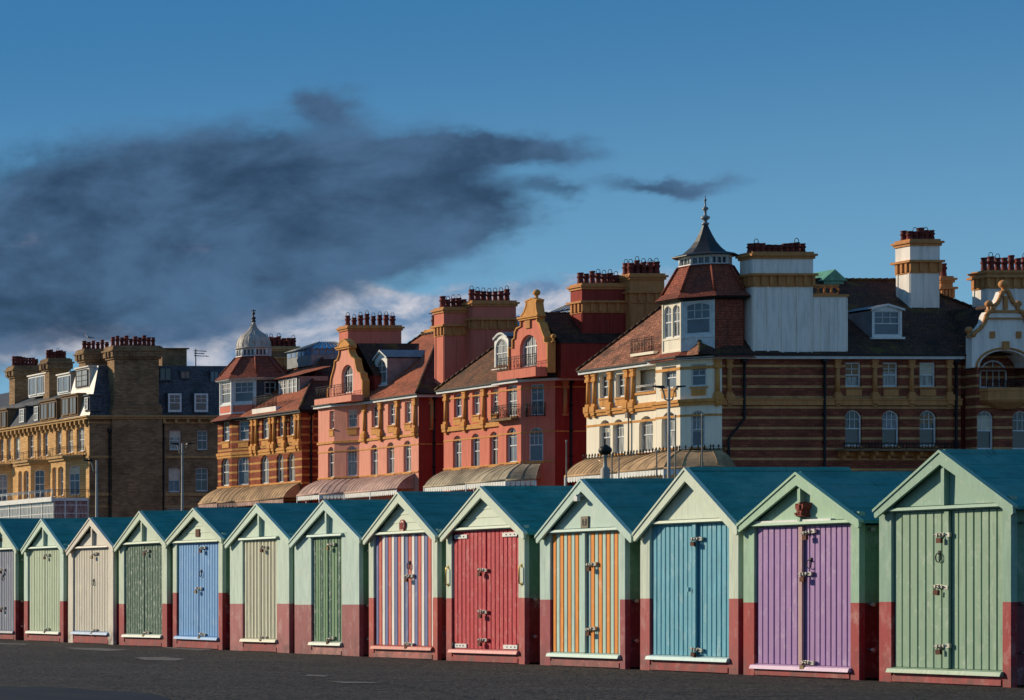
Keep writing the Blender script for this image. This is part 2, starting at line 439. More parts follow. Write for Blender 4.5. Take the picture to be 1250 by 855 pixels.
BOLTS = [bolt_mesh(0.0), bolt_mesh(0.02), bolt_mesh(-0.015)]
def ring_mesh():
    b = MB()
    b.box(-0.01, 0, -0.016, 0.016, 0.03, 0.075, 0)
    b.tube([(-0.022, 0.036*math.sin(k*math.pi/6), 0.0+0.048*math.cos(k*math.pi/6)) for k in range(13)], 0.006, 6, 0)
    return b.mesh('ring_handle', M['iron'])
RING = ring_mesh()
def inst(name, me, parent, loc, rx=0.0):
    o = bpy.data.objects.new(name, me); link(o, parent); o.location = loc; o.rotation_euler = (rx, 0, 0); return o

def hut(label, xl, xr, peak, tipL, tipR, dl, dr, dtop, dbot, base, redy, frame, doorcols, planks, style, bolts, rings=(), split=0.5,
        red=True, sidecol=None, extras=(), batten=0, doormat=None, sill=None, depth=1.85, hw=0.0, lowcol=None, baseboard=None):
    yn = hy(xr); yf = hy(xl); W = yf-yn; Yc = (yn+yf)/2
    zg = gz(Yc)
    root = thing('beach_hut', label, 'beach hut', (HX, yn, zg), 0, 'beach huts in a row')
    root.rotation_euler = (random.uniform(-0.004, 0.004), 0, random.uniform(-0.006, 0.006))
    frm = frame; low = lowcol or M['red']
    Z = lambda py, Y: hz(py, Y)-zg
    zr = Z(redy, Yc)                       # top of the red paint
    OH = 0.075                              # roof oversail at the front
    zp = Z(peak[1], hy(peak[0], -OH)); yp = hy(peak[0], -OH)-yn
    ytl = hy(tipL[0], -OH)-yn; ztl = Z(tipL[1], ytl+yn)
    ytr = hy(tipR[0], -OH)-yn; ztr = Z(tipR[1], ytr+yn)
    zt = (ztl+ztr)/2; ztl = ztr = zt
    slope = (zp-zt)/((ytl-ytr)/2)
    yd0 = hy(dr)-yn; yd1 = hy(dl)-yn
    ydc = (yd0+yd1)/2+yn
    zdt = Z(dtop, ydc); zdb = Z(dbot, ydc); zb = 0.02
    mp = twotone(frm+('_red' if red else '_plain')+str(lowcol)[:9], low if red else FR[frm], FR[frm], zr)
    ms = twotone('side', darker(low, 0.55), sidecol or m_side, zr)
    # walls: sides and back, board grooves across
    wl = MB()
    zside = lambda y: zp-0.1-slope*abs(y-yp)
    for (ya, yb) in ((0.0, 0.035), (W-0.035, W)):
        n = 13
        for k in range(n):
            z0 = zb+k*(zside(ya if ya == 0 else yb)-zb)/n; z1 = zb+(k+1)*(zside(ya if ya == 0 else yb)-zb)/n
            wl.box(0.06, depth, ya+0.004, yb-0.004, z0+0.003, z1-0.0035)
        wl.box(0.06, depth, ya+0.009, yb-0.009, zb, zside(ya if ya == 0 else yb))
    wl.face([(depth,0.03,zb),(depth,W-0.03,zb),(depth,W-0.03,zside(W)),(depth,yp,zp-0.09),(depth,0.03,zside(0))])
    wl.build('wall', ms, root)
    # corner posts
    for (ya, yb) in ((0, yd0), (yd1, W)):
        p = MB()
        bv = 0.006
        p.prism([(0,ya+bv,zb-0.03),(bv,ya,zb-0.03),(0.06,ya,zb-0.03),(0.06,yb,zb-0.03),(bv,yb,zb-0.03),(0,yb-bv,zb-0.03)][::-1],
                [(0,ya+bv,zt+0.10),(bv,ya,zt+0.10),(0.06,ya,zt+0.10),(0.06,yb,zt+0.10),(bv,yb,zt+0.10),(0,yb-bv,zt+0.10)][::-1])
        p.build('post', mp, root)
    # base board under the doors
    bb = MB(); bb.box(0.012, 0.05, yd0+0.002, yd1-0.002, zb-0.02, zdb-0.015)
    bb.box(-0.006, 0.011, yd0+0.01, yd1-0.01, zb-0.01, zb+0.05)
    bb.build('base_board', twotone('baseboard'+str(baseboard)[:9], baseboard or low, baseboard or low, 3), root)
    # sill
    sl = MB()
    sm = sill or doormat or HW['d_'+doorcols[0]]
    sl.prism([(-0.045,yd0-0.02,zdb-0.03),(-0.045,yd1+0.03,zdb-0.03),(0.03,yd1+0.03,zdb-0.03),(0.03,yd0-0.02,zdb-0.03)][::-1],
             [(-0.03,yd0-0.02,zdb+0.012),(-0.03,yd1+0.03,zdb+0.012),(0.03,yd1+0.03,zdb+0.03),(0.03,yd0-0.02,zdb+0.03)][::-1])
    sl.build('sill', sm, root)
    # lintel moulding and gable
    zl = zdt+0.0
    lt = MB(); mf = wood('f_'+frm, FR[frm], wear=0.3, grime=0.3, wearcol=C(222,220,204))
    lt.box(-0.012, 0.06, yd0-0.0, yd1+0.0, zl+0.0, zl+0.012)
    lt.prism([(-0.05,yd0-0.06,zl+0.014),(-0.05,yd1+0.06,zl+0.014),(0.0,yd1+0.06,zl+0.014),(0.0,yd0-0.06,zl+0.014)][::-1],
             [(-0.035,yd0-0.06,zl+0.045),(-0.035,yd1+0.06,zl+0.045),(0.0,yd1+0.06,zl+0.05),(0.0,yd0-0.06,zl+0.05)][::-1])
    lt.build('lintel', mf, root)
    gb = MB()
    zg0 = zl+0.052
    hwid = lambda z: max(0.0, (zp-0.09-z)/slope)
    rowsz = 0.115 if 'boards' in style else 10
    z = zt+0.0; z = zg0
    while z < zp-0.1:
        z1 = min(z+rowsz, zp-0.095)
        a0 = max(yp-hwid(z), 0.0); a1 = min(yp+hwid(z), W); b0 = max(yp-hwid(z1), 0); b1 = min(yp+hwid(z1), W)
        if b1 < b0: b0 = b1 = yp
        x0 = 0.012; 
        gb.face([(x0,a0,z+0.004),(x0+0.008,b0,z1),(x0+0.008,b1,z1),(x0,a1,z+0.004)])
        gb.face([(x0,a0,z+0.004),(x0,a1,z+0.004),(x0+0.018,a1,z-0.004),(x0+0.018,a0,z-0.004)])
        z = z1
        if z >= zp-0.1: break
    gb.box(0.034, 0.06, 0.02, W-0.02, zl+0.014, max(zt+0.04, zl+0.03))
    gb.build('gable_panel', mf, root)
    if 'king' in style:
        k = MB(); k.box(-0.045, 0.012, yp-0.022, yp+0.022, zg0, zp-0.08); k.build('king_post', mf, root)
    # barge boards
    bw = 0.118
    for (yt, s) in ((ytl, 1), (ytr, -1)):
        b = MB()
        dn = bw*math.sqrt(1+slope*slope)
        y1 = yt; zt_ = zp-slope*abs(yt-yp)
        pr = [(yp, zp+0.0), (yp, zp-dn), (y1-s*0.02, zt_-dn*0.62), (y1, zt_-dn*0.5), (y1, zt_)]
        A = [(-OH, y, z) for y, z in pr]; B = [(-OH+0.028, y, z) for y, z in pr]
        if s > 0: b.prism(A, B)
        else: b.prism(B, A)
        # top capping strip
        q = [(-OH-0.012, yp, zp+0.016), (-OH+0.045, yp, zp+0.016), (-OH+0.045, y1+s*0.012, zt_+0.008), (-OH-0.012, y1+s*0.012, zt_+0.008)]
        q2 = [(x, y, z-0.03) for x, y, z in q]
        if s > 0: b.prism(q2[::-1], q[::-1])
        else: b.prism(q2, q)
        b.build('barge_board', wood('f_'+frm, FR[frm]), root)
    # roof: two sheets with felt laps and a ridge strip
    r = MB()
    x0 = -OH+0.046; x1 = depth+0.06
    for (yt, s) in ((ytl, 1), (ytr, -1)):
        n = 4
        zt_ = zp-slope*abs(yt-yp)
        for k in range(n):
            u0 = k/n; u1 = (k+1)/n
            ya = yp+(yt-yp)*u0; yb = yp+(yt-yp)*u1; za = zp-(zp-zt_)*u0; zb2 = zp-(zp-zt_)*u1
            lift = 0.006
            top = [(x0,ya,za),(x1,ya,za),(x1,yb,zb2+lift),(x0,yb,zb2+lift)]
            bot = [(x0,ya,za-0.03),(x1,ya,za-0.03),(x1,yb,zb2-0.03),(x0,yb,zb2-0.03)]
            if s > 0: r.prism(bot, top)
            else: r.prism(bot[::-1], top[::-1])
    r.prism([(x0,yp-0.05,zp-0.028),(x1,yp-0.05,zp-0.028),(x1,yp+0.05,zp-0.028),(x0,yp+0.05,zp-0.028)],
            [(x0,yp-0.012,zp+0.02),(x1,yp-0.012,zp+0.02),(x1,yp+0.012,zp+0.02),(x0,yp+0.012,zp+0.02)])
    r.build('roof', m_roof, root)
    # doors: two leaves of grooved boards
    ym = yd0+(yd1-yd0)*split
    leafs = []
    tot = planks
    nL = max(1, round(tot*(1-split))); nR = tot-nL
    mats = [doormat] if doormat else [HW['d_'+c] for c in doorcols]
    idx = 0
    for (ya, yb, n, side) in ((ym+0.004, yd1-0.006, nL, 'far'), (yd0+0.006, ym-0.004, nR, 'near')):
        # the far (picture-left) leaf comes first so stripes run left to right
        d = MB(); w = (yb-ya)/n; xf = 0.028 if side == 'far' else 0.034
        for k in range(n):
            b = yb-k*w; a = b-w; gv = min(0.011, w*0.14); mi = STR(doorcols, idx) if not doormat else 0; idx += 1
            z0 = zdb+0.034; z1 = zdt-0.006
            jx = random.uniform(-0.0015, 0.0015)
            d.face([(xf+jx,b-gv,z0),(xf+jx,b-gv,z1),(xf+jx,a+gv,z1),(xf+jx,a+gv,z0)][::-1], mi)
            d.face([(xf+jx,a+gv,z0),(xf+jx,a+gv,z1),(xf+0.02,a+0.001,z1),(xf+0.02,a+0.001,z0)][::-1], mi)
            d.face([(xf+0.02,b-0.001,z0),(xf+0.02,b-0.001,z1),(xf+jx,b-gv,z1),(xf+jx,b-gv,z0)][::-1], mi)
            if 'rib' in style:
                d.box(xf-0.008, xf+jx, (a+b)/2-w*0.2, (a+b)/2+w*0.2, z0, z1, mi)
        d.box(xf+0.0195, xf+0.026, ya, yb, zdb+0.034, zdt-0.006, 0)
        o = d.build('door', mats, root); leafs.append(o)
    if batten:
        b = MB(); b.box(0.0, 0.027, ym-0.012, ym+0.045, zdb+0.036, zdt-0.008)
        b.build('cover_strip', mats[0] if batten == 1 else batten, leafs[0])
    for (px, py) in bolts:
        Yb = hy(px); o = inst('door_bolt', random.choice(BOLTS), leafs[0], (0.026, Yb-yn, Z(py, Yb)))
        o.rotation_euler = (random.uniform(-0.12, 0.12), 0, 0)
    for (px, py) in rings:
        Yb = hy(px); inst('ring_handle', RING, leafs[1], (0.032, Yb-yn, Z(py, Yb)), random.uniform(-0.1, 0.1))
    # side tie bolts
    for py in (redy-78, redy+2, redy+50):
        zz_ = zr+ (redy-py)/62.0*0.8*0.8
        if zz_ < 0.1: zz_ = 0.16
        tb = MB(); tb.tube([(0.1,-0.0,zz_),(0.1,-0.09,zz_)], 0.014, 6); tb.tube([(0.1,-0.065,zz_),(0.1,-0.08,zz_)], 0.026, 6)
        tb.build('tie_bolt', M['metal'], root)
    for e in extras: e(root, yn, Z, leafs)
    return root

def STR(cols, i): return i % len(cols)
FR = {'sage': C(192,206,184), 'cream': C(214,206,190), 'mint': C(192,212,194), 'mint2': C(186,208,196), 'pale': C(198,210,190), 'green': C(150,184,156), 'deep': C(132,166,146), 'sagecool': C(178,202,190)}
wood('d_slate', C(124,130,148), wear=0.3); wood('d_palegreen', C(178,192,164), wear=0.25); wood('d_beige', C(205,198,182), wear=0.35, wearcol=C(236,234,226))
wood('d_oldgreen', C(66,100,82), wear=0.72, wearcol=C(186,196,180)); wood('d_sky', C(112,164,214), wear=0.3, wearcol=C(190,208,220))
wood('d_bone', C(206,204,180), wear=0.2); wood('d_dark', C(50,92,78), wear=0.7, wearcol=C(190,200,184)); wood('d_mid', C(106,144,104), wear=0.4)
wood('d_sred', C(206,96,78), wear=0.1); wood('d_swhite', C(234,228,222), wear=0.1, wearcol=C(200,190,180)); wood('d_sblue', C(104,112,160), wear=0.1)
wood('d_crimson', C(190,42,56), wear=0.6, wearcol=C(222,110,112), streak=(20,20,1.2), grime=0.6)
wood('d_orange', C(234,140,36), wear=0.3, wearcol=C(240,220,170)); wood('d_aqua', C(176,208,198), wear=0.3, wearcol=C(226,160,90))
wood('d_teal', C(96,168,188), wear=0.3, wearcol=C(180,208,210)); wood('d_purple', C(160,122,174), wear=0.3, wearcol=C(206,180,210))
wood('d_deep', C(134,164,138), wear=0.4, wearcol=C(196,208,190))
wood('d_bluesill', C(150,178,214), wear=0.8, wearcol=C(220,218,210)); wood('s_white', C(206,214,200), wear=0.5)
wood('f_post', C(150,62,62))

# plaques and fittings as hut parts
def plate(name, px, py, w, h, mat, th=0.02, x=0.012, glyph=None, gm=None):
    def f(root, yn, Z, leafs):
        Y = hy(px); y = Y-yn; z = Z(py, Y); b = MB()
        b.prism([(x-th*0.6,y-w/2,z-h/2),(x-th*0.6,y+w/2,z-h/2),(x,y+w/2,z-h/2),(x,y-w/2,z-h/2)][::-1],
                [(x-th*0.6,y-w/2,z+h/2),(x-th*0.6,y+w/2,z+h/2),(x,y+w/2,z+h/2),(x,y-w/2,z+h/2)][::-1])
        if glyph:
            for (a0, a1, c0, c1) in glyph: b.box(x-th*0.6-0.006, x-th*0.6, y+a0*w/2, y+a1*w/2, z+c0*h/2, z+c1*h/2, 1)
        b.build(name, [mat, gm or mat], root)
    return f
def disc(px, py, r):
    def f(root, yn, Z, leafs):
        Y = hy(px); y = Y-yn; z = Z(py, Y); b = MB(); n = 24
        def ringp(rr, x): return [(x, y+rr*math.cos(2*math.pi*k/n), z+rr*1.25*math.sin(2*math.pi*k/n)) for k in range(n)]
        b.quadgrid([ringp(r, 0.012), ringp(r, -0.008), ringp(r*0.86, -0.014)], 0, False, True)
        b.quadgrid([ringp(r*0.86, -0.014), ringp(r*0.8, -0.009)], 0, False, True)
        b.face(ringp(r*0.8, -0.009), 1)
        for k, hh in ((-0.42, 0.75), (0.0, 0.95), (0.42, 0.75)): b.box(-0.016, -0.0095, y+k*r-0.11*r, y+k*r+0.11*r, z-hh*r*0.8, z+hh*r*0.8, 0)
        b.build('plaque', [m_plain('plaque_red', C(160,52,48)), m_plain('plaque_white', C(214,200,186))], root)
    return f
def knob_shape(px, py, w, h):
    """moulded terracotta wall ornament"""
    def f(root, yn, Z, leafs):
        Y = hy(px, -0.06); y = Y-yn; z = Z(py, Y); b = MB()
        out = [(-0.5,-0.5),(-0.35,-0.42),(-0.3,-0.1),(-0.5,0.1),(-0.48,0.42),(-0.25,0.3),(0,0.5),(0.25,0.3),(0.48,0.42),(0.5,0.1),(0.3,-0.1),(0.35,-0.42),(0.5,-0.5)]
        A = [(0.012, y+p*w, z+q*h) for p, q in out]; B = [(-0.075, y+p*w*0.8, z+q*h*0.85) for p, q in out]
        n = len(out)
        for i in range(n): j = (i+1) % n; b.face([A[i], A[j], B[j], B[i]])
        b.face(B)
        b.lathe(0, 0, [(0,0)], 3)
        for (p, q, rr) in ((0,0.12,0.26),(-0.26,-0.28,0.12),(0.26,-0.28,0.12),(0,-0.25,0.13)):
            for k in range(6):
                pass
            b.box(-0.09, -0.07, y+(p-rr*0.6)*w, y+(p+rr*0.6)*w, z+(q-rr*0.6)*h, z+(q+rr*0.6)*h)
        b.build('ornament', m_plain('terracotta_ornament', C(140,66,52), 0.8, 0.5, 30), root)
    return f
def handlebar(px, py, hgt):
    def f(root, yn, Z, leafs):
        Y = hy(px); y = Y-yn; z = Z(py, Y); b = MB()
        b.tube([(0,y,z-hgt/2),(-0.035,y,z-hgt/2+0.02),(-0.035,y,z+hgt/2-0.02),(0,y,z+hgt/2)], 0.009, 6)
        b.box(-0.005, 0.0, y-0.015, y+0.015, z-hgt/2-0.02, z-hgt/2+0.03); b.box(-0.005, 0.0, y-0.015, y+0.015, z+hgt/2-0.03, z+hgt/2+0.02)
        b.build('grab_handle', M['brass'], root)
    return f
def strap(px0, px1, py, which):
    def f(root, yn, Z, leafs):
        Y0 = hy(px0); Y1 = hy(px1); z = Z(py, (Y0+Y1)/2); b = MB()
        b.box(0.014, 0.027, Y1-yn, Y0-yn, z-0.028, z+0.028)
        for k in (0.25, 0.5, 0.75): 
            yy = Y1-yn+(Y0-Y1)*k; b.box(0.009, 0.014, yy-0.008, yy+0.008, z-0.008, z+0.008, 1)
        ye = (Y0 if which == 0 else Y1)-yn
        b.tube([(0.008, ye, z-0.05), (0.008, ye, z+0.05)], 0.014, 6, 1)
        b.build('hinge', [M['white'], M['iron']], leafs[which])
    return f
def light(px, py):
    def f(root, yn, Z, leafs):
        Y = hy(px); y = Y-yn; z = Z(py, Y); b = MB()
        b.box(-0.1, 0.012, y-0.012, y+0.012, z+0.03, z+0.055)
        b.box(-0.1, -0.06, y-0.035, y+0.035, z-0.03, z+0.03)
        b.build('gable_lamp', M['white'], root)
    return f

# far to near, as the row runs from the left edge of the photograph
hut('slate blue grey doors, cut by the left edge of the photo', -24, 19, (-5,634), (-30,672), (19.5,674), -16, 17, 672, 771, 781, 733, 'sage', ['slate'], 12, 'king', [(2,695),(2,742)], [(2,706)],
    extras=[plate('vent', 0.5, 659, 0.10, 0.07, M['black'])])
hut('pale green beach hut with pale green boarded doors, latches at top and foot', 29, 77.5, (50.2,634.3), (25.7,671.8), (76.4,671), 33.7, 72.8, 670.3, 772, 783, 734, 'mint', ['palegreen'], 13, 'king', [(56,677.5),(56,768.5)],
    sill=HW['s_white'])
hut('cream hut with cream posts down to the ground and a blue sill', 82.9, 138.2, (109.4,633), (80.5,673.6), (137.7,668), 89, 132, 670, 773, 785.6, 737, 'cream', ['beige'], 14, 'king', [(114,676.5),(114,770)], [(112.5,712)],
    red=False, sill=HW['d_bluesill'], extras=[plate('bracket', 110.5, 650, 0.34, 0.03, M['iron'], 0.05)])
hut('hut with flaking dark green doors and a pale sill', 145.4, 204, (170.6,624.7), (139.7,667.4), (202.5,664.6), 151.8, 197.6, 664.6, 776, 787.6, 737, 'sage', ['oldgreen'], 15, 'king', [(178,672),(178,772)], sill=HW['s_white'])
hut('hut with bright sky blue doors and sky blue sill', 210.5, 271.5, (235.5,621.4), (202,662), (270,657), 215.4, 266.3, 663.3, 779, 792, 724, 'sage', ['sky'], 16, 'boards', [(246,669),(241.5,718.5),(246,774.5)], [(243.7,701)],
    extras=[plate('name_plate', 240.5, 651, 0.14, 0.13, M['rust'])])
hut('hut with narrow bone white doors between broad pale posts over dull pink', 280.2, 353.2, (312.8,615.6), (274,662), (352.6,660), 296, 337.7, 659.4, 781.5, 794.7, 737, 'mint', ['bone'], 10, 'king rib', [(321,667.5),(320,778)],
    lowcol=C(168,98,98), sill=HW['d_bone'])
hut('hut with narrow doors striped in two dark and mid greens', 360.2, 438.8, (395.6,611.4), (354,661.4), (438.8,658), 380.7, 417.2, 655.8, 785.4, 798.9, 738, 'mint2', ['dark','mid','mid'], 11, 'king', [(403.5,664.5),(402.5,779.5)],
    lowcol=C(152,84,84), sill=HW['s_white'], baseboard=C(188,130,122))
hut('hut with doors in thin red, white and blue stripes and an oval plaque', 449.4, 534.2, (485.4,601.6), (442.4,657.6), (531.4,655), 455.6, 528, 652.4, 790.5, 804.5, 729.6, 'pale', ['sblue','sred','swhite'], 18, 'boards', [(498,703),(498,786)], [(497.5,691)],
    lowcol=C(182,76,66), extras=[disc(491, 642, 0.075)], sill=wood('d_salmon', C(190,92,76)), baseboard=C(182,106,98))
hut('hut with crimson red doors, white strap hinges and brass grab handles', 544.6, 640.7, (586.4,594.8), (537.4,654.5), (639.4,650), 551.6, 632.8, 646.9, 795, 811, 730, 'pale', ['crimson'], 16, 'boards', [(588,695.5),(588,746.5),(588,781)],
    lowcol=C(178,76,72), extras=[strap(553,569,655,0), strap(612,632,652.5,1), strap(553,568,788,0), strap(613,632,790,1), handlebar(547.5,703,0.26), handlebar(637,702,0.26)],
    sill=wood('d_rose', C(206,120,118)))
hut('hut with orange and pale turquoise striped doors and a square brass number plate', 658, 763.3, (708.6,586), (653.3,656.6), (770.6,652.3), 671, 756.3, 650, 800, 815, 732, 'sagecool', ['orange','aqua'], 18, 'plain', [(720,689),(719,768)],
    lowcol=C(154,64,72), extras=[plate('number_plate', 713.5, 637.5, 0.15, 0.15, m_plain('tarnished_brass', C(118,108,90)), 0.03, glyph=[(-0.55,-0.4,-0.5,0.55),(-0.4,0.45,-0.55,-0.4),(0.3,0.45,-0.4,0.5),(-0.4,0.4,-0.05,0.1)], gm=M['black']), light(711.5,609)],
    sill=HW['d_aqua'], batten=HW['d_aqua'], baseboard=C(156,84,82))
hut('hut with turquoise blue doors under a plain cream-green gable, next to the purple doors', 782, 901.5, (836,572.4), (773.8,650.5), (899.2,645.8), 794, 889.4, 639.6, 804, 820.4, 731, 'pale', ['teal'], 17, 'plain', [(849,658),(849,793)],
    lowcol=C(166,72,72), batten=1, split=0.42, sill=wood('d_sillteal', C(176,210,210), wear=0.4), extras=[plate('latch', 841.5, 720, 0.06, 0.05, HW['d_teal'], 0.05, 0.0)])
hut('hut with purple lilac doors and a moulded terracotta ornament in its gable', 906.7, 1049, (971.3,578), (900,644.8), (1048,632), 920.5, 1037.8, 642, 815.5, 830, 736, 'green', ['purple'], 17, 'king', [(985,650),(981,701),(984,809)], [(986,689)],
    lowcol=C(158,44,44), extras=[knob_shape(976.5, 622, 0.16, 0.18), plate('moulding_white', 969, 637, 1.25, 0.035, M['white'], 0.07)], batten=wood('d_pinkstrip', C(186,150,150)), sill=wood('d_silllilac', C(196,160,196)))
hut('large green hut with plain green doors, nearest on the right', 1073.5, 1234.5, (1147.2,551), (1067.6,624.5), (1236.3,617), 1089, 1223.4, 623, 820, 836, 735, 'deep', ['deep'], 14, 'king', [(1149,653),(1147,716.5),(1149,789)], [(1144.5,681)],
    lowcol=C(156,40,44), batten=1, split=0.48, baseboard=C(168,60,62))
# ------------------------------------------------------------------ terrace behind the beach
X0, Y0, TH = 110.9, 166.8, 0.021
CT, ST = math.cos(TH), math.sin(TH)
def wpos(b, a): return (X0+b*CT-a*ST, Y0+a*CT+b*ST)
def hit(px, p0, p1):
    """where the sight line of column px meets the plan segment p0-p1 (row coordinates); returns distance from p0"""
    r = (px+VPX)/F; (b0, a0), (b1, a1) = p0, p1
    xa, ya = wpos(b0, a0); xb, yb = wpos(b1, a1)
    t = (r*ya-xa)/((xb-xa)-r*(yb-ya))
    return t*math.hypot(b1-b0, a1-a0)
def fa(px, b=0.0):
    r = (px+VPX)/F
    return (X0+b*CT-r*(Y0+b*ST))/(r*CT+ST)
def sb(px, a):
    r = (px+VPX)/F
    return (r*(Y0+a*CT)-X0+a*ST)/(CT-r*ST)
def zz(py, a, b=0.0): return HC+(HY-py)*wpos(b, a)[1]/F
ZG = 0.2
TERR = 'terraced seafront buildings behind the huts'

class Bld:
    def __init__(s, name, label, cat, a0, b0=0.0, group=None):
        s.a0, s.b0 = a0, b0
        x, y = wpos(b0, a0)
        s.root = thing(name, label, cat, (x, y, ZG), TH, group)
    def P(s, b, a, z): return (b-s.b0, a-s.a0, z-ZG)
    # all geometry below is given in row coordinates (b, a, z) and stored relative to the root
    def box(s, mb, b0, b1, a0, a1, z0, z1, m=0): mb.box(b0-s.b0, b1-s.b0, a0-s.a0, a1-s.a0, z0-ZG, z1-ZG, m)
    def face(s, mb, pts, m=0): mb.face([s.P(*p) for p in pts], m)
    def part(s, name, mb, mats, label=None, parent=None):
        o = mb.build(name, mats, parent or s.root)
        if label: o['label'] = label
        return o

def arch_pts(u0, u1, v0, v1, rise, n=10):
    """opening outline, counter-clockwise in (u, v)"""
    pts = [(u0, v0), (u1, v0)]
    if rise <= 0.001: return pts+[(u1, v1), (u0, v1)]
    w = (u1-u0)/2; c = (u0+u1)/2
    if rise >= w*0.98:
        rr = w; base = v1-w
        for k in range(n+1):
            t = math.pi*k/n; pts.append((c+rr*math.cos(t), base+rr*math.sin(t)))
    else:
        rad = (w*w+rise*rise)/(2*rise); cy = v1-rad; th = math.asin(w/rad)
        for k in range(n+1):
            t = th-2*th*k/n; pts.append((c+rad*math.sin(t), cy+rad*math.cos(t)))
    return pts

GL = ['glass_dark', 'glass_blue', 'glass_curtain', 'glass_curtain']
def window_at(B, org, t, n, u0, u1, v0, v1, rise, depth, style='sash', glass=None, parent=None, bars=1, fw=0.09, name='window', frame='whitewood', single=False):
    """org: point (b,a); t: unit along wall; n: outward unit. Frame ring, sashes and bars; glass as a child"""
    def p(u, v, d): return B.P(org[0]+t[0]*u+n[0]*d, org[1]+t[1]*u+n[1]*d, v)
    mb = MB(); out = arch_pts(u0, u1, v0, v1, rise); inn = arch_pts(u0+fw, u1-fw, v0+fw*1.3, v1-fw, max(rise-fw*0.3, 0) if rise > 0 else 0)
    # keep matching counts
    d0 = -depth+0.05; d1 = -depth
    k = len(out)
    flip = (t[0]*n[1]-t[1]*n[0]) > 0     # orientation so faces point outward
    def f(pts, m=0): mb.face(pts if not flip else pts[::-1], m)
    for i in range(k):
        j = (i+1) % k
        f([p(*out[i], d0), p(*inn[i], d0), p(*inn[j], d0), p(*out[j], d0)][::-1] if False else [p(*out[j], d0), p(*inn[j], d0), p(*inn[i], d0), p(*out[i], d0)])
        f([p(*inn[j], d0), p(*inn[j], d1-0.02), p(*inn[i], d1-0.02), p(*inn[i], d0)])
    def bar(ua, ub, va, vb, dd=0.03):
        c = [(ua, va), (ub, va), (ub, vb), (ua, vb)]
        f([p(*q, d1+dd) for q in c[::-1]])
        for i in range(4):
            j = (i+1) % 4; f([p(*c[i], d1+dd), p(*c[j], d1+dd), p(*c[j], d1-0.02), p(*c[i], d1-0.02)])
    ui0, ui1, vi0, vi1 = u0+fw, u1-fw, v0+fw*1.3, v1-fw; uc = (u0+u1)/2; W = ui1-ui0; H = vi1-vi0
    if style == 'sash':
        vm = vi0+H*0.48
        bar(ui0, ui1, vm-0.035, vm+0.035, 0.045)
        top = vi1-(rise*0.5 if rise else 0)
        for q in range(1, bars+1):
            u = ui0+W*q/(bars+1); bar(u-0.018, u+0.018, vm, vi1-(0 if not rise else max(0, rise-math.sqrt(max(0, 1-(abs(u-uc)/(W/2+fw))**2))*rise)*1.0)-0.01)
        vb = vm+(vi1-vm)*0.55
        bar(ui0, ui1, vb-0.018, vb+0.018)
        if bars == 1 and H > 1.7: bar(uc-0.018, uc+0.018, vi0, vm, 0.025)
    elif style == 'french':
        vt = vi0+H*0.64
        bar(ui0, ui1, vt-0.05, vt+0.05, 0.045)
        for q in (1, 2, 3): 
            u = ui0+W*q/4; bar(u-0.03, u+0.03, vi0, vt)
        for q in (1, 2, 3):
            u = ui0+W*q/4; bar(u-0.02, u+0.02, vt, vi1-rise*(0.32 if q != 2 else 0.02))
    elif style == 'pair':
        bar(uc-0.06, uc+0.06, vi0, vi1, 0.045); vm = vi0+H*0.5
        bar(ui0, ui1, vm-0.03, vm+0.03)
        bar(ui0, ui1, vi0+H*0.75-0.015, vi0+H*0.75+0.015)
    elif style == 'grid':
        for q in range(1, bars+1): u = ui0+W*q/(bars+1); bar(u-0.02, u+0.02, vi0, vi1)
        for q in (1, 2): v = vi0+H*q/3; bar(ui0, ui1, v-0.02, v+0.02)
    elif style == 'plain':
        bar(uc-0.025, uc+0.025, vi0, vi1)
    gl = M[glass or random.choice(GL)]
    gp = [p(u, v, d1-0.005) for u, v in arch_pts(u0+fw*0.5, u1-fw*0.5, v0+fw*0.5, v1-fw*0.5, rise)]
    if single:
        mb.face(gp if flip is False else gp[::-1], 1)
        mb.f[-1] = mb.f[-1][::-1] if False else mb.f[-1]
        return mb.build(name, [M[frame], gl], parent or B.root)
    o = mb.build(name, M[frame], parent or B.root)
    g_ = MB(); g_.face(gp); g_.build('pane', gl, o)
    if random.random() < 0.45 and H > 1.2 and parent is None and style in ('sash', 'plain'):
        vb_ = vi1-H*random.choice((0.28, 0.35, 0.5, 0.6)); top_ = vi1-rise*0.55
        if vb_ < top_:
            bl = MB(); bl.face([p(ui0, vb_, d1-0.001), p(ui1, vb_, d1-0.001), p(ui1, top_, d1-0.001), p(ui0, top_, d1-0.001)])
            bl.build('blind', M[random.choice(('blind_cream', 'blind_grey', 'blind_cream', 'blind_tan'))], o)
    return o

def unit(p0, p1):
    d = (p1[0]-p0[0], p1[1]-p0[1]); L = math.hypot(*d); return (d[0]/L, d[1]/L), L
def outward(t, c, p0):
    n = (t[1], -t[0])
    if (p0[0]-c[0])*n[0]+(p0[1]-c[1])*n[1] < 0: n = (-n[0], -n[1])
    return n

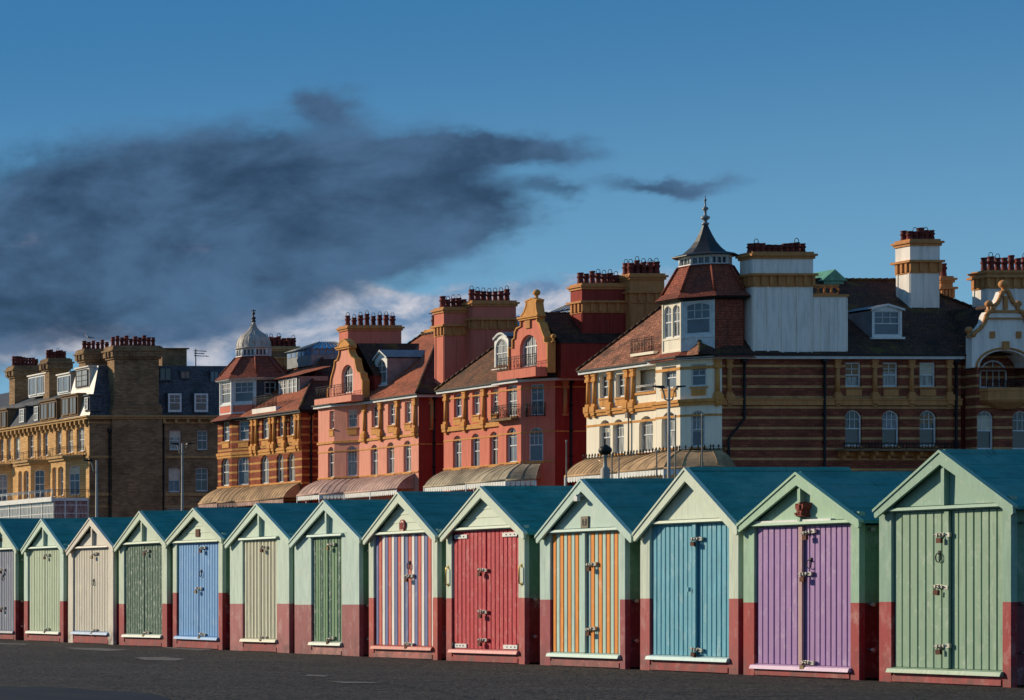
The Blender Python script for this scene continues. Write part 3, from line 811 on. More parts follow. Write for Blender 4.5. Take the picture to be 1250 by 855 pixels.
def wall(B, mb, p0, p1, z0, z1, centre, ops=(), m=0, depth=0.28, mr=None, top=None):
    """wall panel with real openings; ops are dicts with px/py of the photograph (xl,xr,yt,yb) or u0,u1,v0,v1"""
    t, L = unit(p0, p1); n = outward(t, centre, p0)
    holes = []
    for o in ops:
        if 'xl' in o:
            ua, ub = hit(o['xl'], p0, p1), hit(o['xr'], p0, p1)
            u0, u1 = min(ua, ub), max(ua, ub); uc = (u0+u1)/2
            a = p0[1]+t[1]*uc; b = p0[0]+t[0]*uc
            v1 = zz(o['yt'], a, b) if o.get('v1') is None else o['v1']
            v0 = zz(o['yb'], a, b) if o.get('v0') is None else o['v0']
        else: u0, u1, v0, v1 = o['u0'], o['u1'], o['v0'], o['v1']
        u0 = max(u0, 0.05); u1 = min(u1, L-0.05)
        rise = o.get('rise', 0)*(u1-u0)
        o['_'] = (u0, u1, v0, v1, rise); holes.append(arch_pts(u0, u1, v0, v1, rise))
    outer = top and [(0, z0), (L, z0)]+top or [(0, z0), (L, z0), (L, z1), (0, z1)]
    polys = [[Vector((u, v, 0)) for u, v in outer]]+[[Vector((u, v, 0)) for u, v in h] for h in holes]
    flat = [q for pl in polys for q in pl]
    tris = geometry.tessellate_polygon(polys)
    def p(u, v, d=0.0): return B.P(p0[0]+t[0]*u+n[0]*d, p0[1]+t[1]*u+n[1]*d, v)
    nv = Vector((n[0], n[1], 0))
    for tr in tris:
        pts = [Vector(p(flat[i].x, flat[i].y)) for i in tr]
        cr = (pts[1]-pts[0]).cross(pts[2]-pts[0])
        if cr.length < 1e-9: continue
        if cr.dot(nv) < 0: pts.reverse()
        mb.face(pts, m)
    for h in holes:
        k = len(h)
        for i in range(k):
            j = (i+1) % k
            q = [p(*h[i]), p(*h[j]), p(*h[j], -depth), p(*h[i], -depth)]
            pts = [Vector(x) for x in q]; cr = (pts[1]-pts[0]).cross(pts[2]-pts[0])
            hc = Vector(p(sum(x for x, _ in h)/k, sum(y for _, y in h)/k))
            if cr.dot(hc-(pts[0]+pts[2])/2) < 0: pts.reverse()
            mb.face(pts, m if mr is None else mr)
    for o in ops:
        u0, u1, v0, v1, rise = o['_']
        if o.get('empty'): continue
        fi = o.get('inset', 0.0)
        window_at(B, p0, t, n, u0, u1, v0, v1, rise, depth-0.03, o.get('style', 'sash'), o.get('glass'), bars=o.get('bars', 1), fw=o.get('fw', 0.09))
        if o.get('sill', True):
            s_ = MB()
            A = (p0[0]+t[0]*(u0-0.08), p0[1]+t[1]*(u0-0.08)); Z = (p0[0]+t[0]*(u1+0.08), p0[1]+t[1]*(u1+0.08))
            s_.oriented((A[0]-B.b0, A[1]-B.a0, 0), (Z[0]-B.b0, Z[1]-B.a0, 0), (n[0], n[1], 0), -depth+0.05, 0.08, v0-0.11-ZG, v0-ZG-0.003)
            B.part('window_sill', s_, M[o.get('sillmat', 'ochre')])
        if o.get('panel'):
            s_ = MB()
            A = (p0[0]+t[0]*(u0+0.02), p0[1]+t[1]*(u0+0.02)); Z = (p0[0]+t[0]*(u1-0.02), p0[1]+t[1]*(u1-0.02))
            s_.oriented((A[0]-B.b0, A[1]-B.a0, 0), (Z[0]-B.b0, Z[1]-B.a0, 0), (n[0], n[1], 0), 0.0, 0.05, v0-0.58-ZG, v0-0.16-ZG)
            B.part('apron_panel', s_, M[o.get('panelmat', 'ochre')])
    return t, n

def band(B, mb, path, z0, z1, d, m=0, closed=False):
    """moulding following a plan path whose outward side is on the right while walking it"""
    n = len(path); offs = []
    for i in range(n):
        if i == 0: t, _ = unit(path[0], path[1]); nn = (t[1], -t[0]); offs.append((path[0][0]+nn[0]*d, path[0][1]+nn[1]*d)); continue
        if i == n-1: t, _ = unit(path[-2], path[-1]); nn = (t[1], -t[0]); offs.append((path[-1][0]+nn[0]*d, path[-1][1]+nn[1]*d)); continue
        t1, _ = unit(path[i-1], path[i]); t2, _ = unit(path[i], path[i+1])
        n1 = (t1[1], -t1[0]); n2 = (t2[1], -t2[0]); k = 1+n1[0]*n2[0]+n1[1]*n2[1]
        k = max(k, 0.3)
        offs.append((path[i][0]+(n1[0]+n2[0])/k*d, path[i][1]+(n1[1]+n2[1])/k*d))
    for i in range(n-1):
        A, Bq, Cq, D = path[i], path[i+1], offs[i+1], offs[i]
        bot = [B.P(q[0], q[1], z0) for q in (A, Bq, Cq, D)]; top = [B.P(q[0], q[1], z1) for q in (A, Bq, Cq, D)]
        ar = sum(bot[k][0]*bot[(k+1) % 4][1]-bot[(k+1) % 4][0]*bot[k][1] for k in range(4))
        if ar < 0: bot.reverse(); top.reverse()
        mb.prism(bot, top, m)

def pilaster(B, p, t, n, z0, z1, w=0.34, d=0.16, mat='ochre', bracket=True):
    """half column with capital, base and bracket foot"""
    mb = MB(); cx, cy = p[0]-B.b0, p[1]-B.a0
    def blk(u, d0, d1, za, zb):
        a = (cx-t[0]*u, cy-t[1]*u, 0); b = (cx+t[0]*u, cy+t[1]*u, 0)
        mb.oriented(a, b, (n[0], n[1], 0), d0, d1, za-ZG, zb-ZG)
    blk(w*0.62, 0, d*1.35, z1-0.16, z1); blk(w*0.5, 0, d*1.1, z1-0.34, z1-0.163)
    blk(w*0.62, 0, d*1.3, z1-0.55, z1-0.343)
    mb.lathe(cx+n[0]*d*0.45, cy+n[1]*d*0.45, [(w*0.42, z0+0.42-ZG), (w*0.40, (z0+z1)/2-ZG), (w*0.36, z1-0.553-ZG)], 8, 0, True)
    blk(w*0.55, 0, d*1.25, z0+0.25, z0+0.42)
    if bracket:
        blk(w*0.75, 0, d*1.8, z0-0.12, z0+0.247); blk(w*0.55, 0, d*1.5, z0-0.36, z0-0.123); blk(w*0.35, 0, d, z0-0.52, z0-0.363)
    return B.part('pilaster', mb, M[mat])

def railing(B, p0, p1, z0, h=0.95, out=0.0, n=None, mat='iron', gap=0.16, scroll=True, closed=False, name='balcony_railing', r=0.014):
    mb = MB(); t, L = unit(p0, p1)
    pts = [(p0[0], p0[1]), (p1[0], p1[1])]
    if out and n:
        pts = [p0, (p0[0]+n[0]*out, p0[1]+n[1]*out), (p1[0]+n[0]*out, p1[1]+n[1]*out), p1]
    for i in range(len(pts)-1):
        A, Z = pts[i], pts[i+1]; tt, LL = unit(A, Z)
        for zr in (z0+0.06, z0+h*0.82, z0+h): mb.tube([B.P(A[0], A[1], zr), B.P(Z[0], Z[1], zr)], r*1.5, 4)
        k = max(1, int(LL/gap))
        for q in range(k+1):
            b, a = A[0]+tt[0]*LL*q/k, A[1]+tt[1]*LL*q/k
            mb.tube([B.P(b, a, z0), B.P(b, a, z0+h)], r if q % 4 else r*2, 4)
            if scroll and q < k and q % 2 == 0:
                cb, ca = A[0]+tt[0]*LL*(q+.5)/k, A[1]+tt[1]*LL*(q+.5)/k
                mb.tube([B.P(cb+tt[0]*gap*0.4*math.cos(w), ca+tt[1]*gap*0.4*math.cos(w), z0+h*0.45+h*0.25*math.sin(w)) for w in [x*math.pi/4 for x in range(9)]], r, 4)
    return B.part(name, mb, M[mat])

def pots(B, ch, b0, b1, a0, a1, z, n, rows=1, h=0.85, hood=0.5):
    for r_ in range(rows):
        for k in range(n):
            b = b0+(b1-b0)*(k+0.5)/n if abs(b1-b0) > abs(a1-a0) else (b0+b1)/2
            a = (a0+a1)/2 if abs(b1-b0) > abs(a1-a0) else a0+(a1-a0)*(k+0.5)/n
            if rows > 1: a += (r_-0.5)*0.5
            hh = h*random.choice((0.8, 0.92, 0.95, 1.0, 1.12))*random.uniform(0.97, 1.03); q = random.uniform(0.9, 1.12); mb = MB(); x, y = b-B.b0, a-B.a0; zb = z-ZG
            mb.lathe(x, y, [(0.23*q, zb), (0.24*q, zb+0.06), (0.2*q, zb+0.1), (0.16*q, zb+hh*0.5), (0.22*q, zb+hh*0.6), (0.22*q, zb+hh*0.7), (0.17*q, zb+hh*0.75), (0.17*q, zb+hh*0.88), (0.21*q, zb+hh*0.94), (0.19*q, zb+hh), (0.11*q, zb+hh-0.02)], 10)
            if random.random() < hood:
                mb.tube([(x-0.13, y, zb+hh), (x-0.13, y, zb+hh+0.16), (x-0.07, y, zb+hh+0.26), (x+0.07, y, zb+hh+0.26), (x+0.13, y, zb+hh+0.16), (x+0.13, y, zb+hh)], 0.025, 4, 1)
            B.part('chimney_pot', mb, [M['pot'], M['black']], parent=ch)

def chimney(B, b0, b1, a0, a1, z0, z1, body, trim, capz=0.45, bandz=0.85, npots=6, taper=0.0, fluted=True, rows=1, hood=0.5, poth=0.85, cap='trim', neck=1.0, cstep=0.12):
    """z1 is the top of the masonry; shaft, moulded band, upper block, cap and pots"""
    mb = MB(); bx = lambda b0_, b1_, a0_, a1_, za, zb, m: B.box(mb, b0_, b1_, a0_, a1_, za, zb, m)
    zb1 = z1-neck-capz            # top of moulded band
    zb0 = zb1-bandz
    bx(b0, b1, a0, a1, z0, zb0, 0)
    if fluted:
        n = max(2, int((b1-b0)/0.85))
        for k in range(n+1):
            b = b0+(b1-b0)*k/n; w = 0.07
            bx(max(b0, b-w), min(b1, b+w), a0-0.05, a0-0.001, z0, zb0-0.001, 0)
        for a in (a0+0.02, a1-0.16): bx(b0-0.04, b0-0.001, a, a+0.14, z0, zb0, 0)
    e = cstep
    bx(b0-e*0.5, b1+e*0.5, a0-e*0.5, a1+e*0.5, zb0, zb1-0.15, 1)
    n = max(3, int((b1-b0)/0.55))
    for k in range(n+1):
        b = b0+(b1-b0)*k/n; bx(b-0.09, b+0.09, a0-e*1.3, a0-e*0.5-0.001, zb0+0.1, zb1-0.151, 1)
    for k in range(3):
        a = a0+(a1-a0)*(k+.5)/3; bx(b0-e*1.3, b0-e*0.5-0.001, a-0.09, a+0.09, zb0+0.1, zb1-0.151, 1)
    bx(b0-e*2, b1+e*2, a0-e*2, a1+e*2, zb1-0.15, zb1, 1)
    bx(b0-e*0.3, b1+e*0.3, a0-e*0.3, a1+e*0.3, zb1, z1-capz, 0)
    bx(b0-e*1.0, b1+e*1.0, a0-e*1.0, a1+e*1.0, z1-capz, z1-capz*0.62, 1)
    bx(b0-e*1.8, b1+e*1.8, a0-e*1.8, a1+e*1.8, z1-capz*0.62, z1-capz*0.3, 1)
    bx(b0-e*0.6, b1+e*0.6, a0-e*0.6, a1+e*0.6, z1-capz*0.3, z1, 1)
    ch = B.part('chimney', mb, [M[body], M[trim]])
    pots(B, ch, b0+0.05, b1-0.05, a0, a1, z1-0.05, npots, rows, poth, hood)
    return ch

def canopy(B, path, ztop, zout, d, mat, vmat='white', rib=0.45, val=0.42, caps=True):
    """curved sheet-metal verandah roof around a plan path (outward on the right), rolls, gutter, lace valance"""
    mb = MB(); n = len(path); dirs = []
    for i in range(n):
        if i == 0: t, _ = unit(path[0], path[1]); dirs.append((t[1], -t[0])); continue
        if i == n-1: t, _ = unit(path[-2], path[-1]); dirs.append((t[1], -t[0])); continue
        t1, _ = unit(path[i-1], path[i]); t2, _ = unit(path[i], path[i+1])
        n1 = (t1[1], -t1[0]); n2 = (t2[1], -t2[0]); k = 1+n1[0]*n2[0]+n1[1]*n2[1]
        dirs.append(((n1[0]+n2[0])/k, (n1[1]+n2[1])/k))
    prof = [(d*k/7, ztop-(ztop-zout)*(0.62*k/7+0.38*(k/7)**4)) for k in range(8)]
    def pt(i, f, j):
        b = path[i][0]*(1-f)+path[i+1][0]*f; a = path[i][1]*(1-f)+path[i+1][1]*f
        nx = dirs[i][0]*(1-f)+dirs[i+1][0]*f; ny = dirs[i][1]*(1-f)+dirs[i+1][1]*f
        return b+nx*prof[j][0], a+ny*prof[j][0], prof[j][1]
    for i in range(n-1):
        for j in range(7):
            q = [B.P(*pt(i, 0, j)), B.P(*pt(i, 1, j)), B.P(*pt(i, 1, j+1)), B.P(*pt(i, 0, j+1))]
            mb.face(q[::-1])
        _, L = unit(path[i], path[i+1]); k = max(1, int(L/rib))
        for q in range(k+1):
            mb.tube([Vector(B.P(*pt(i, q/k, j)))+Vector((0, 0, 0.015)) for j in range(8)], 0.018, 4)
        mb.tube([Vector(B.P(*pt(i, 0, 7)))+Vector((0,0,-0.05)), Vector(B.P(*pt(i, 1, 7)))+Vector((0,0,-0.05))], 0.075, 6)
    if caps:
        for i, f in ((0, 0), (n-2, 1)):
            base = [B.P(path[i+int(f)][0], path[i+int(f)][1], zout)]
            pts = [B.P(*pt(i, f, j)) for j in range(8)]
            mb.face(base+pts)
    c = B.part('verandah_canopy', mb, M[mat])
    v = MB()
    for i in range(n-1):
        A = B.P(*pt(i, 0, 7)); Z = B.P(*pt(i, 1, 7)); L = (Vector(A)-Vector(Z)).length; k = max(1, int(L/0.28))
        for q in range(k):
            f0 = q/k; f1 = (q+1)/k; z = A[2]-0.08
            def P3(f, zz_): return (A[0]+(Z[0]-A[0])*f, A[1]+(Z[1]-A[1])*f, zz_)
            v.face([P3(f0, z), P3(f0, z-val*0.8), P3((f0*0.6+f1*0.4), z-val), P3((f0+f1)/2+0.1*(f1-f0), z-val), P3(f1-(f1-f0)*0.12, z-val*0.78), P3(f1-(f1-f0)*0.06, z)])
        v.tube([P3(0, A[2]-0.1), P3(1, A[2]-0.1)], 0.04, 4)
        # slim iron posts down to the verandah
        for q in range(max(1, int(L/3.4))+1):
            f = q/max(1, int(L/3.4)); b = P3(f, 0)
            v.tube([(b[0], b[1], 0), (b[0], b[1], A[2]-0.1)], 0.045, 6)
    B.part('valance', v, M[vmat], parent=c)
    return c

def poly_roof(B, name, faces, mat, fascia=None):
    mb = MB()
    for f in faces: B.face(mb, f)
    return B.part(name, mb, M[mat])

def octo(cb, ca, r):
    """regular octagon, corners listed anti-clockwise seen from above in (b, a)"""
    R_ = r/math.cos(math.pi/8)
    return [(cb+R_*math.cos(math.pi/8+k*math.pi/4), ca+R_*math.sin(math.pi/8+k*math.pi/4)) for k in range(8)]

def shaped_gable(B, p0, t, n, outline, depth, mat, trim, ops=(), ztrim=0.12, trimw=0.11, ped=0):
    """outline: list of (u, z) from left foot over the top to the right foot"""
    mb = MB()
    top = [(u, z) for u, z in outline]
    zb = min(outline[0][1], outline[-1][1])
    u0, u1 = outline[0][0], outline[-1][0]
    L = u1-u0
    P0 = (p0[0]+t[0]*u0, p0[1]+t[1]*u0); P1 = (p0[0]+t[0]*u1, p0[1]+t[1]*u1)
    c = (p0[0]-n[0]*50, p0[1]-n[1]*50)
    tt = [(u-u0, z) for u, z in outline][::-1]
    tt = [q for q in tt if q[1] > zb+0.01]
    wall(B, mb, P0, P1, zb, zb, c, ops, 0, 0.3, top=tt)
    def p(u, z, d): return B.P(p0[0]+t[0]*u+n[0]*d, p0[1]+t[1]*u+n[1]*d, z)
    # return faces and back
    for i in range(len(outline)-1):
        a, b = outline[i], outline[i+1]
        mb.face([p(*a, 0.0), p(*b, 0.0), p(*b, -depth), p(*a, -depth)])
    mb.face([p(u, z, -depth) for u, z in outline])
    gbl = B.part('gable', mb, M[mat])
    # coping: a ribbon standing proud on the outline
    cp = MB()
    k = len(outline)
    def off(i, w):
        a = outline[max(i-1, 0)]; b = outline[min(i+1, k-1)]; dx, dz = b[0]-a[0], b[1]-a[1]; l = math.hypot(dx, dz) or 1
        s = 1 if u1 > u0 else -1
        return (outline[i][0]-dz/l*w*s, outline[i][1]+dx/l*w*s)
    for i in range(k-1):
        A0, A1 = off(i, -trimw*0.5), off(i, trimw*0.45); B0, B1 = off(i+1, -trimw*0.5), off(i+1, trimw*0.45)
        for (q, w, rev) in (((A0, A1, B1, B0), 0.1, 0),):
            cp.face([p(*A0, 0.1), p(*A1, 0.1), p(*B1, 0.1), p(*B0, 0.1)])
            cp.face([p(*A0, 0.1), p(*B0, 0.1), p(*B0, 0.0), p(*A0, 0.0)])
            cp.face([p(*A1, 0.1), p(*A1, -depth-0.05), p(*B1, -depth-0.05), p(*B1, 0.1)])
            cp.face([p(*A0, -depth-0.05), p(*A1, -depth-0.05), p(*B1, -depth-0.05), p(*B0, -depth-0.05)])
    B.part('coping', cp, M[trim], parent=gbl)
    if ped:
        up = [q for q in outline if q[1] > ped]
        pm = MB(); nv = Vector((n[0], n[1], 0))
        for tr in geometry.tessellate_polygon([[Vector((u, z, 0)) for u, z in up]]):
            pts = [Vector(p(*up[i], 0.07)) for i in tr]
            if (pts[1]-pts[0]).cross(pts[2]-pts[0]).dot(nv) < 0: pts.reverse()
            pm.face(pts)
        a_, b_ = up[0], up[-1]
        for z_, e_ in ((ped-0.12, 0.18), (ped+0.01, 0.26)):
            A_ = p(a_[0]-e_*0.6, 0, 0)[:2]+(0,); Z_ = p(b_[0]+e_*0.6, 0, 0)[:2]+(0,)
            pm.oriented(A_, Z_, (n[0], n[1], 0), 0.0, e_, z_-ZG, z_-ZG+0.12)
        B.part('pediment', pm, M[trim], parent=gbl)
    return gbl
def ball(B, b, a, z, r, mat, parent=None, name='ball_finial', ped=0.25):
    mb = MB(); x, y, zb = b-B.b0, a-B.a0, z-ZG
    mb.lathe(x, y, [(r*0.9, zb), (r*0.9, zb+ped*0.3), (r*0.4, zb+ped*0.45), (r*0.45, zb+ped)]+[(r*math.sin(w), zb+ped+r-r*math.cos(w)) for w in [math.pi*k/8 for k in range(1, 8)]]+[(0.02, zb+ped+2*r)], 10)
    return B.part(name, mb, M[mat], parent=parent)

def dormer_arched(B, xl, xr, yt, yb, a_or_b, front, roofback, kind='arch', base=None, rect=False, mat='white', cheek='lead'):
    """front: (p0, p1) plan segment of the dormer face (left to right in the photograph)"""
    p0, p1 = front; t, L = unit(p0, p1); n = (t[1], -t[0])
    a = (p0[1]+p1[1])/2; b = (p0[0]+p1[0])/2
    z1 = zz(yt, a, b); z0 = zz(yb, a, b)
    def p(u, z, d): return B.P(p0[0]+t[0]*u+n[0]*d, p0[1]+t[1]*u+n[1]*d, z)
    mb = MB(); e = 0.14
    zs = z1-(0.62 if kind != 'gable' else (0.75 if not rect else 0.42))
    top = arch_pts(0, L, z0, z1-0.12, L*0.32 if kind == 'arch' else 0, 10)
    if kind == 'gable': outl = [(0, z0), (L, z0), (L, zs), (L/2, z1-0.1), (0, zs)]
    else: outl = top
    # front ring as solid around the window
    wi = arch_pts(e, L-e, z0+0.22, (z1-0.45 if kind != 'gable' else zs-0.02), (L/2-e)*0.95 if not rect else 0, 10)
    tris = geometry.tessellate_polygon([[Vector((u, v, 0)) for u, v in outl], [Vector((u, v, 0)) for u, v in wi]])
    fl = outl+wi
    nv = Vector((n[0], n[1], 0))
    for tr in tris:
        pts = [Vector(p(*fl[i], 0)) for i in tr]
        if (pts[1]-pts[0]).cross(pts[2]-pts[0]).dot(nv) < 0: pts.reverse()
        mb.face(pts, 0)
    for i in range(len(wi)):
        j = (i+1) % len(wi); mb.face([p(*wi[j], 0), p(*wi[i], 0), p(*wi[i], -0.12), p(*wi[j], -0.12)], 0)
    for i in range(len(outl)):
        j = (i+1) % len(outl); lo = min(outl[i][1], outl[j][1]) >= zs-0.01
        ext = 0.12 if lo else 0.0
        mb.face([p(*outl[i], ext), p(*outl[j], ext), p(*outl[j], -roofback), p(*outl[i], -roofback)], 1 if True else 0)
    # projecting hood edge
    up = [q for q in outl if q[1] >= zs-0.01]
    up.sort(key=lambda q: q[0])
    if kind == 'flat': up = [(-0.1, z1-0.1), (L+0.1, z1-0.1)]
    for i in range(len(up)-1):
        (u0, v0), (u1, v1) = up[i], up[i+1]
        s0 = 0.12 if i == 0 else 0; s1 = 0.12 if i == len(up)-2 else 0
        A = [p(u0-s0, v0-0.02, 0.12), p(u1+s1, v1-0.02, 0.12), p(u1+s1, v1+0.12, 0.14), p(u0-s0, v0+0.12, 0.14)]
        mb.face(A, 0)
        mb.face([p(u0-s0, v0-0.02, 0.12), p(u0-s0, v0-0.02, 0), p(u1+s1, v1-0.02, 0), p(u1+s1, v1-0.02, 0.12)], 0)
        mb.face([p(u0-s0, v0+0.12, 0.14), p(u1+s1, v1+0.12, 0.14), p(u1+s1, v1+0.10, -roofback-0.3), p(u0-s0, v0+0.10, -roofback-0.3)], 1)
    B_ = B.part('dormer', mb, [M[mat], M[cheek]])
    sm = MB(); sm.oriented(p(-0.1, 0, 0)[:2]+(0,), p(L+0.1, 0, 0)[:2]+(0,), (n[0], n[1], 0), -0.05, 0.16, z0-0.02-ZG, z0+0.12-ZG)
    B.part('dormer_sill', sm, M[mat], parent=B_)
    window_at(B, p0, t, n, e, L-e, z0+0.22, (z1-0.45 if kind != 'gable' else zs-0.02), (L/2-e)*0.95 if not rect else 0, 0.1, 'sash', 'glass_curtain' if not rect else 'glass_blue', parent=B_, fw=0.07, single=True, bars=1 if not rect else 2)
    return B_

def skylight(B, b0, b1, a0, a1, z0, z1, z2, glass='glassroof'):
    mb = MB()
    B.box(mb, b0, b1, a0, a1, z0, z1, 0)
    for k in range(6):
        b = b0+(b1-b0)*(k+0.5)/6; w = (b1-b0)/6*0.36
        B.box(mb, b-w, b+w, a0-0.03, a0-0.002, z1-0.5, z1-0.1, 1)
    for k in range(5):
        a = a0+(a1-a0)*(k+0.5)/5; w = (a1-a0)/5*0.36
        B.box(mb, b0-0.03, b0-0.002, a-w, a+w, z1-0.5, z1-0.1, 1)
    am = (a0+a1)/2; e = 0.15; h = (a1-a0)/2
    L0, L1 = b0+h*0.9, b1-h*0.3
    q = [(b0-e, a0-e, z1), (b1+e, a0-e, z1), (b1+e, a1+e, z1), (b0-e, a1+e, z1)]; r0 = (L0, am, z2); r1 = (L1, am, z2)
    B.face(mb, [q[0], q[1], r1, r0], 1); B.face(mb, [q[2], q[3], r0, r1], 1); B.face(mb, [q[3], q[0], r0], 1); B.face(mb, [q[1], q[2], r1], 1)
    for k in range(9):
        f = k/8; A = [q[0][i]*(1-f)+q[1][i]*f for i in range(3)]; Z = [r0[i]*(1-f)+r1[i]*f for i in range(3)]
        mb.tube([B.P(A[0], A[1], A[2]+0.03), B.P(Z[0], Z[1], Z[2]+0.03)], 0.04, 4, 0)
        A = [q[0][i]*(1-f)+q[3][i]*f for i in range(3)]
        mb.tube([B.P(A[0], A[1], A[2]+0.03), B.P(r0[0], r0[1], r0[2]+0.03)], 0.03, 4, 0)
    return B.part('roof_lantern', mb, [M['lead'], M[glass]])

def downpipe(B, pts, mat='black', r=0.075):
    mb = MB(); mb.tube([B.P(*p) for p in pts], r, 8)
    b, a, z = pts[0]; B.box(mb, b-0.16, b+0.16, a-0.12, a+0.12, z-0.25, z+0.1)
    for i in range(len(pts)-1):
        z0, z1 = pts[i][2], pts[i+1][2]
        if abs(z0-z1) > 3:
            for k in range(1, int(abs(z0-z1)/1.8)+1):
                z = max(z0, z1)-k*1.8; B.box(mb, pts[i][0]-0.1, pts[i][0]+0.1, pts[i][1]-0.09, pts[i][1]+0.09, z-0.05, z+0.05)
    return B.part('downpipe', mb, M[mat])

def gutter(B, path, z, d=0.42, mat='whitewood', mat2='iron'):
    mb = MB(); band(B, mb, path, z-0.16, z+0.02, d-0.08); B.part('fascia', mb, M[mat])
    m2 = MB(); band(B, m2, path, z+0.024, z+0.12, d+0.04); return B.part('gutter', m2, M[mat2])

ZE = 16.5; ZT = 13.6; ZC = 10.55; ZCO = 9.4
def body_box(B, b0, b1, a0, a1, z1, mat):
    mb = MB()
    B.face(mb, [(b1,a0,ZG),(b1,a1,ZG),(b1,a1,z1),(b1,a0,z1)]); B.face(mb, [(b0,a1,ZG),(b0,a1,z1),(b1,a1,z1),(b1,a1,ZG)])
    return B.part('wall', mb, M[mat])

def hiproof(B, b0, b1, a0, a1, z0, r0, r1, z1, mat, nearmat=None):
    """hip roof over the rectangle; r0, r1 ridge ends (b, a)"""
    A, Bb, Cc, D = (b0,a0,z0), (b1,a0,z0), (b1,a1,z0), (b0,a1,z0); R0 = (*r0, z1); R1 = (*r1, z1)
    f = []
    if abs(r1[0]-r0[0]) > abs(r1[1]-r0[1]):   # ridge runs back from the street
        front = [A, R0, D]; near = [A, Bb, R1, R0]; back = [Bb, Cc, R1]; far = [Cc, D, R0, R1]
    else:                                      # ridge along the street; r0 near end
        front = [A, R0, R1, D]; near = [A, Bb, R0]; back = [Bb, Cc, R1, R0]; far = [Cc, D, R1]
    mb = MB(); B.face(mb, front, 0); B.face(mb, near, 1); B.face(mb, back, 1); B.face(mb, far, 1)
    B.face(mb, [D, Cc, Bb, A], 1)
    o = B.part('roof', mb, [M[mat], M[nearmat or mat]])
    h = MB()
    ends = [(A, R0), (Bb, R1 if abs(r1[0]-r0[0]) > abs(r1[1]-r0[1]) else R0), (D, R0 if abs(r1[0]-r0[0]) > abs(r1[1]-r0[1]) else R1), (R0, R1)]
    for p, q in ends:
        n = max(2, int((Vector(p)-Vector(q)).length/0.45))
        P_, Q_ = Vector(B.P(*p)), Vector(B.P(*q))
        for k in range(n):
            h.tube([P_.lerp(Q_, k/n)+Vector((0,0,0.02)), P_.lerp(Q_, (k+1)/n)+Vector((0,0,0.05))], [0.11, 0.13], 6)
    B.part('ridge_tiles', h, M[nearmat or mat], parent=o)
    return o

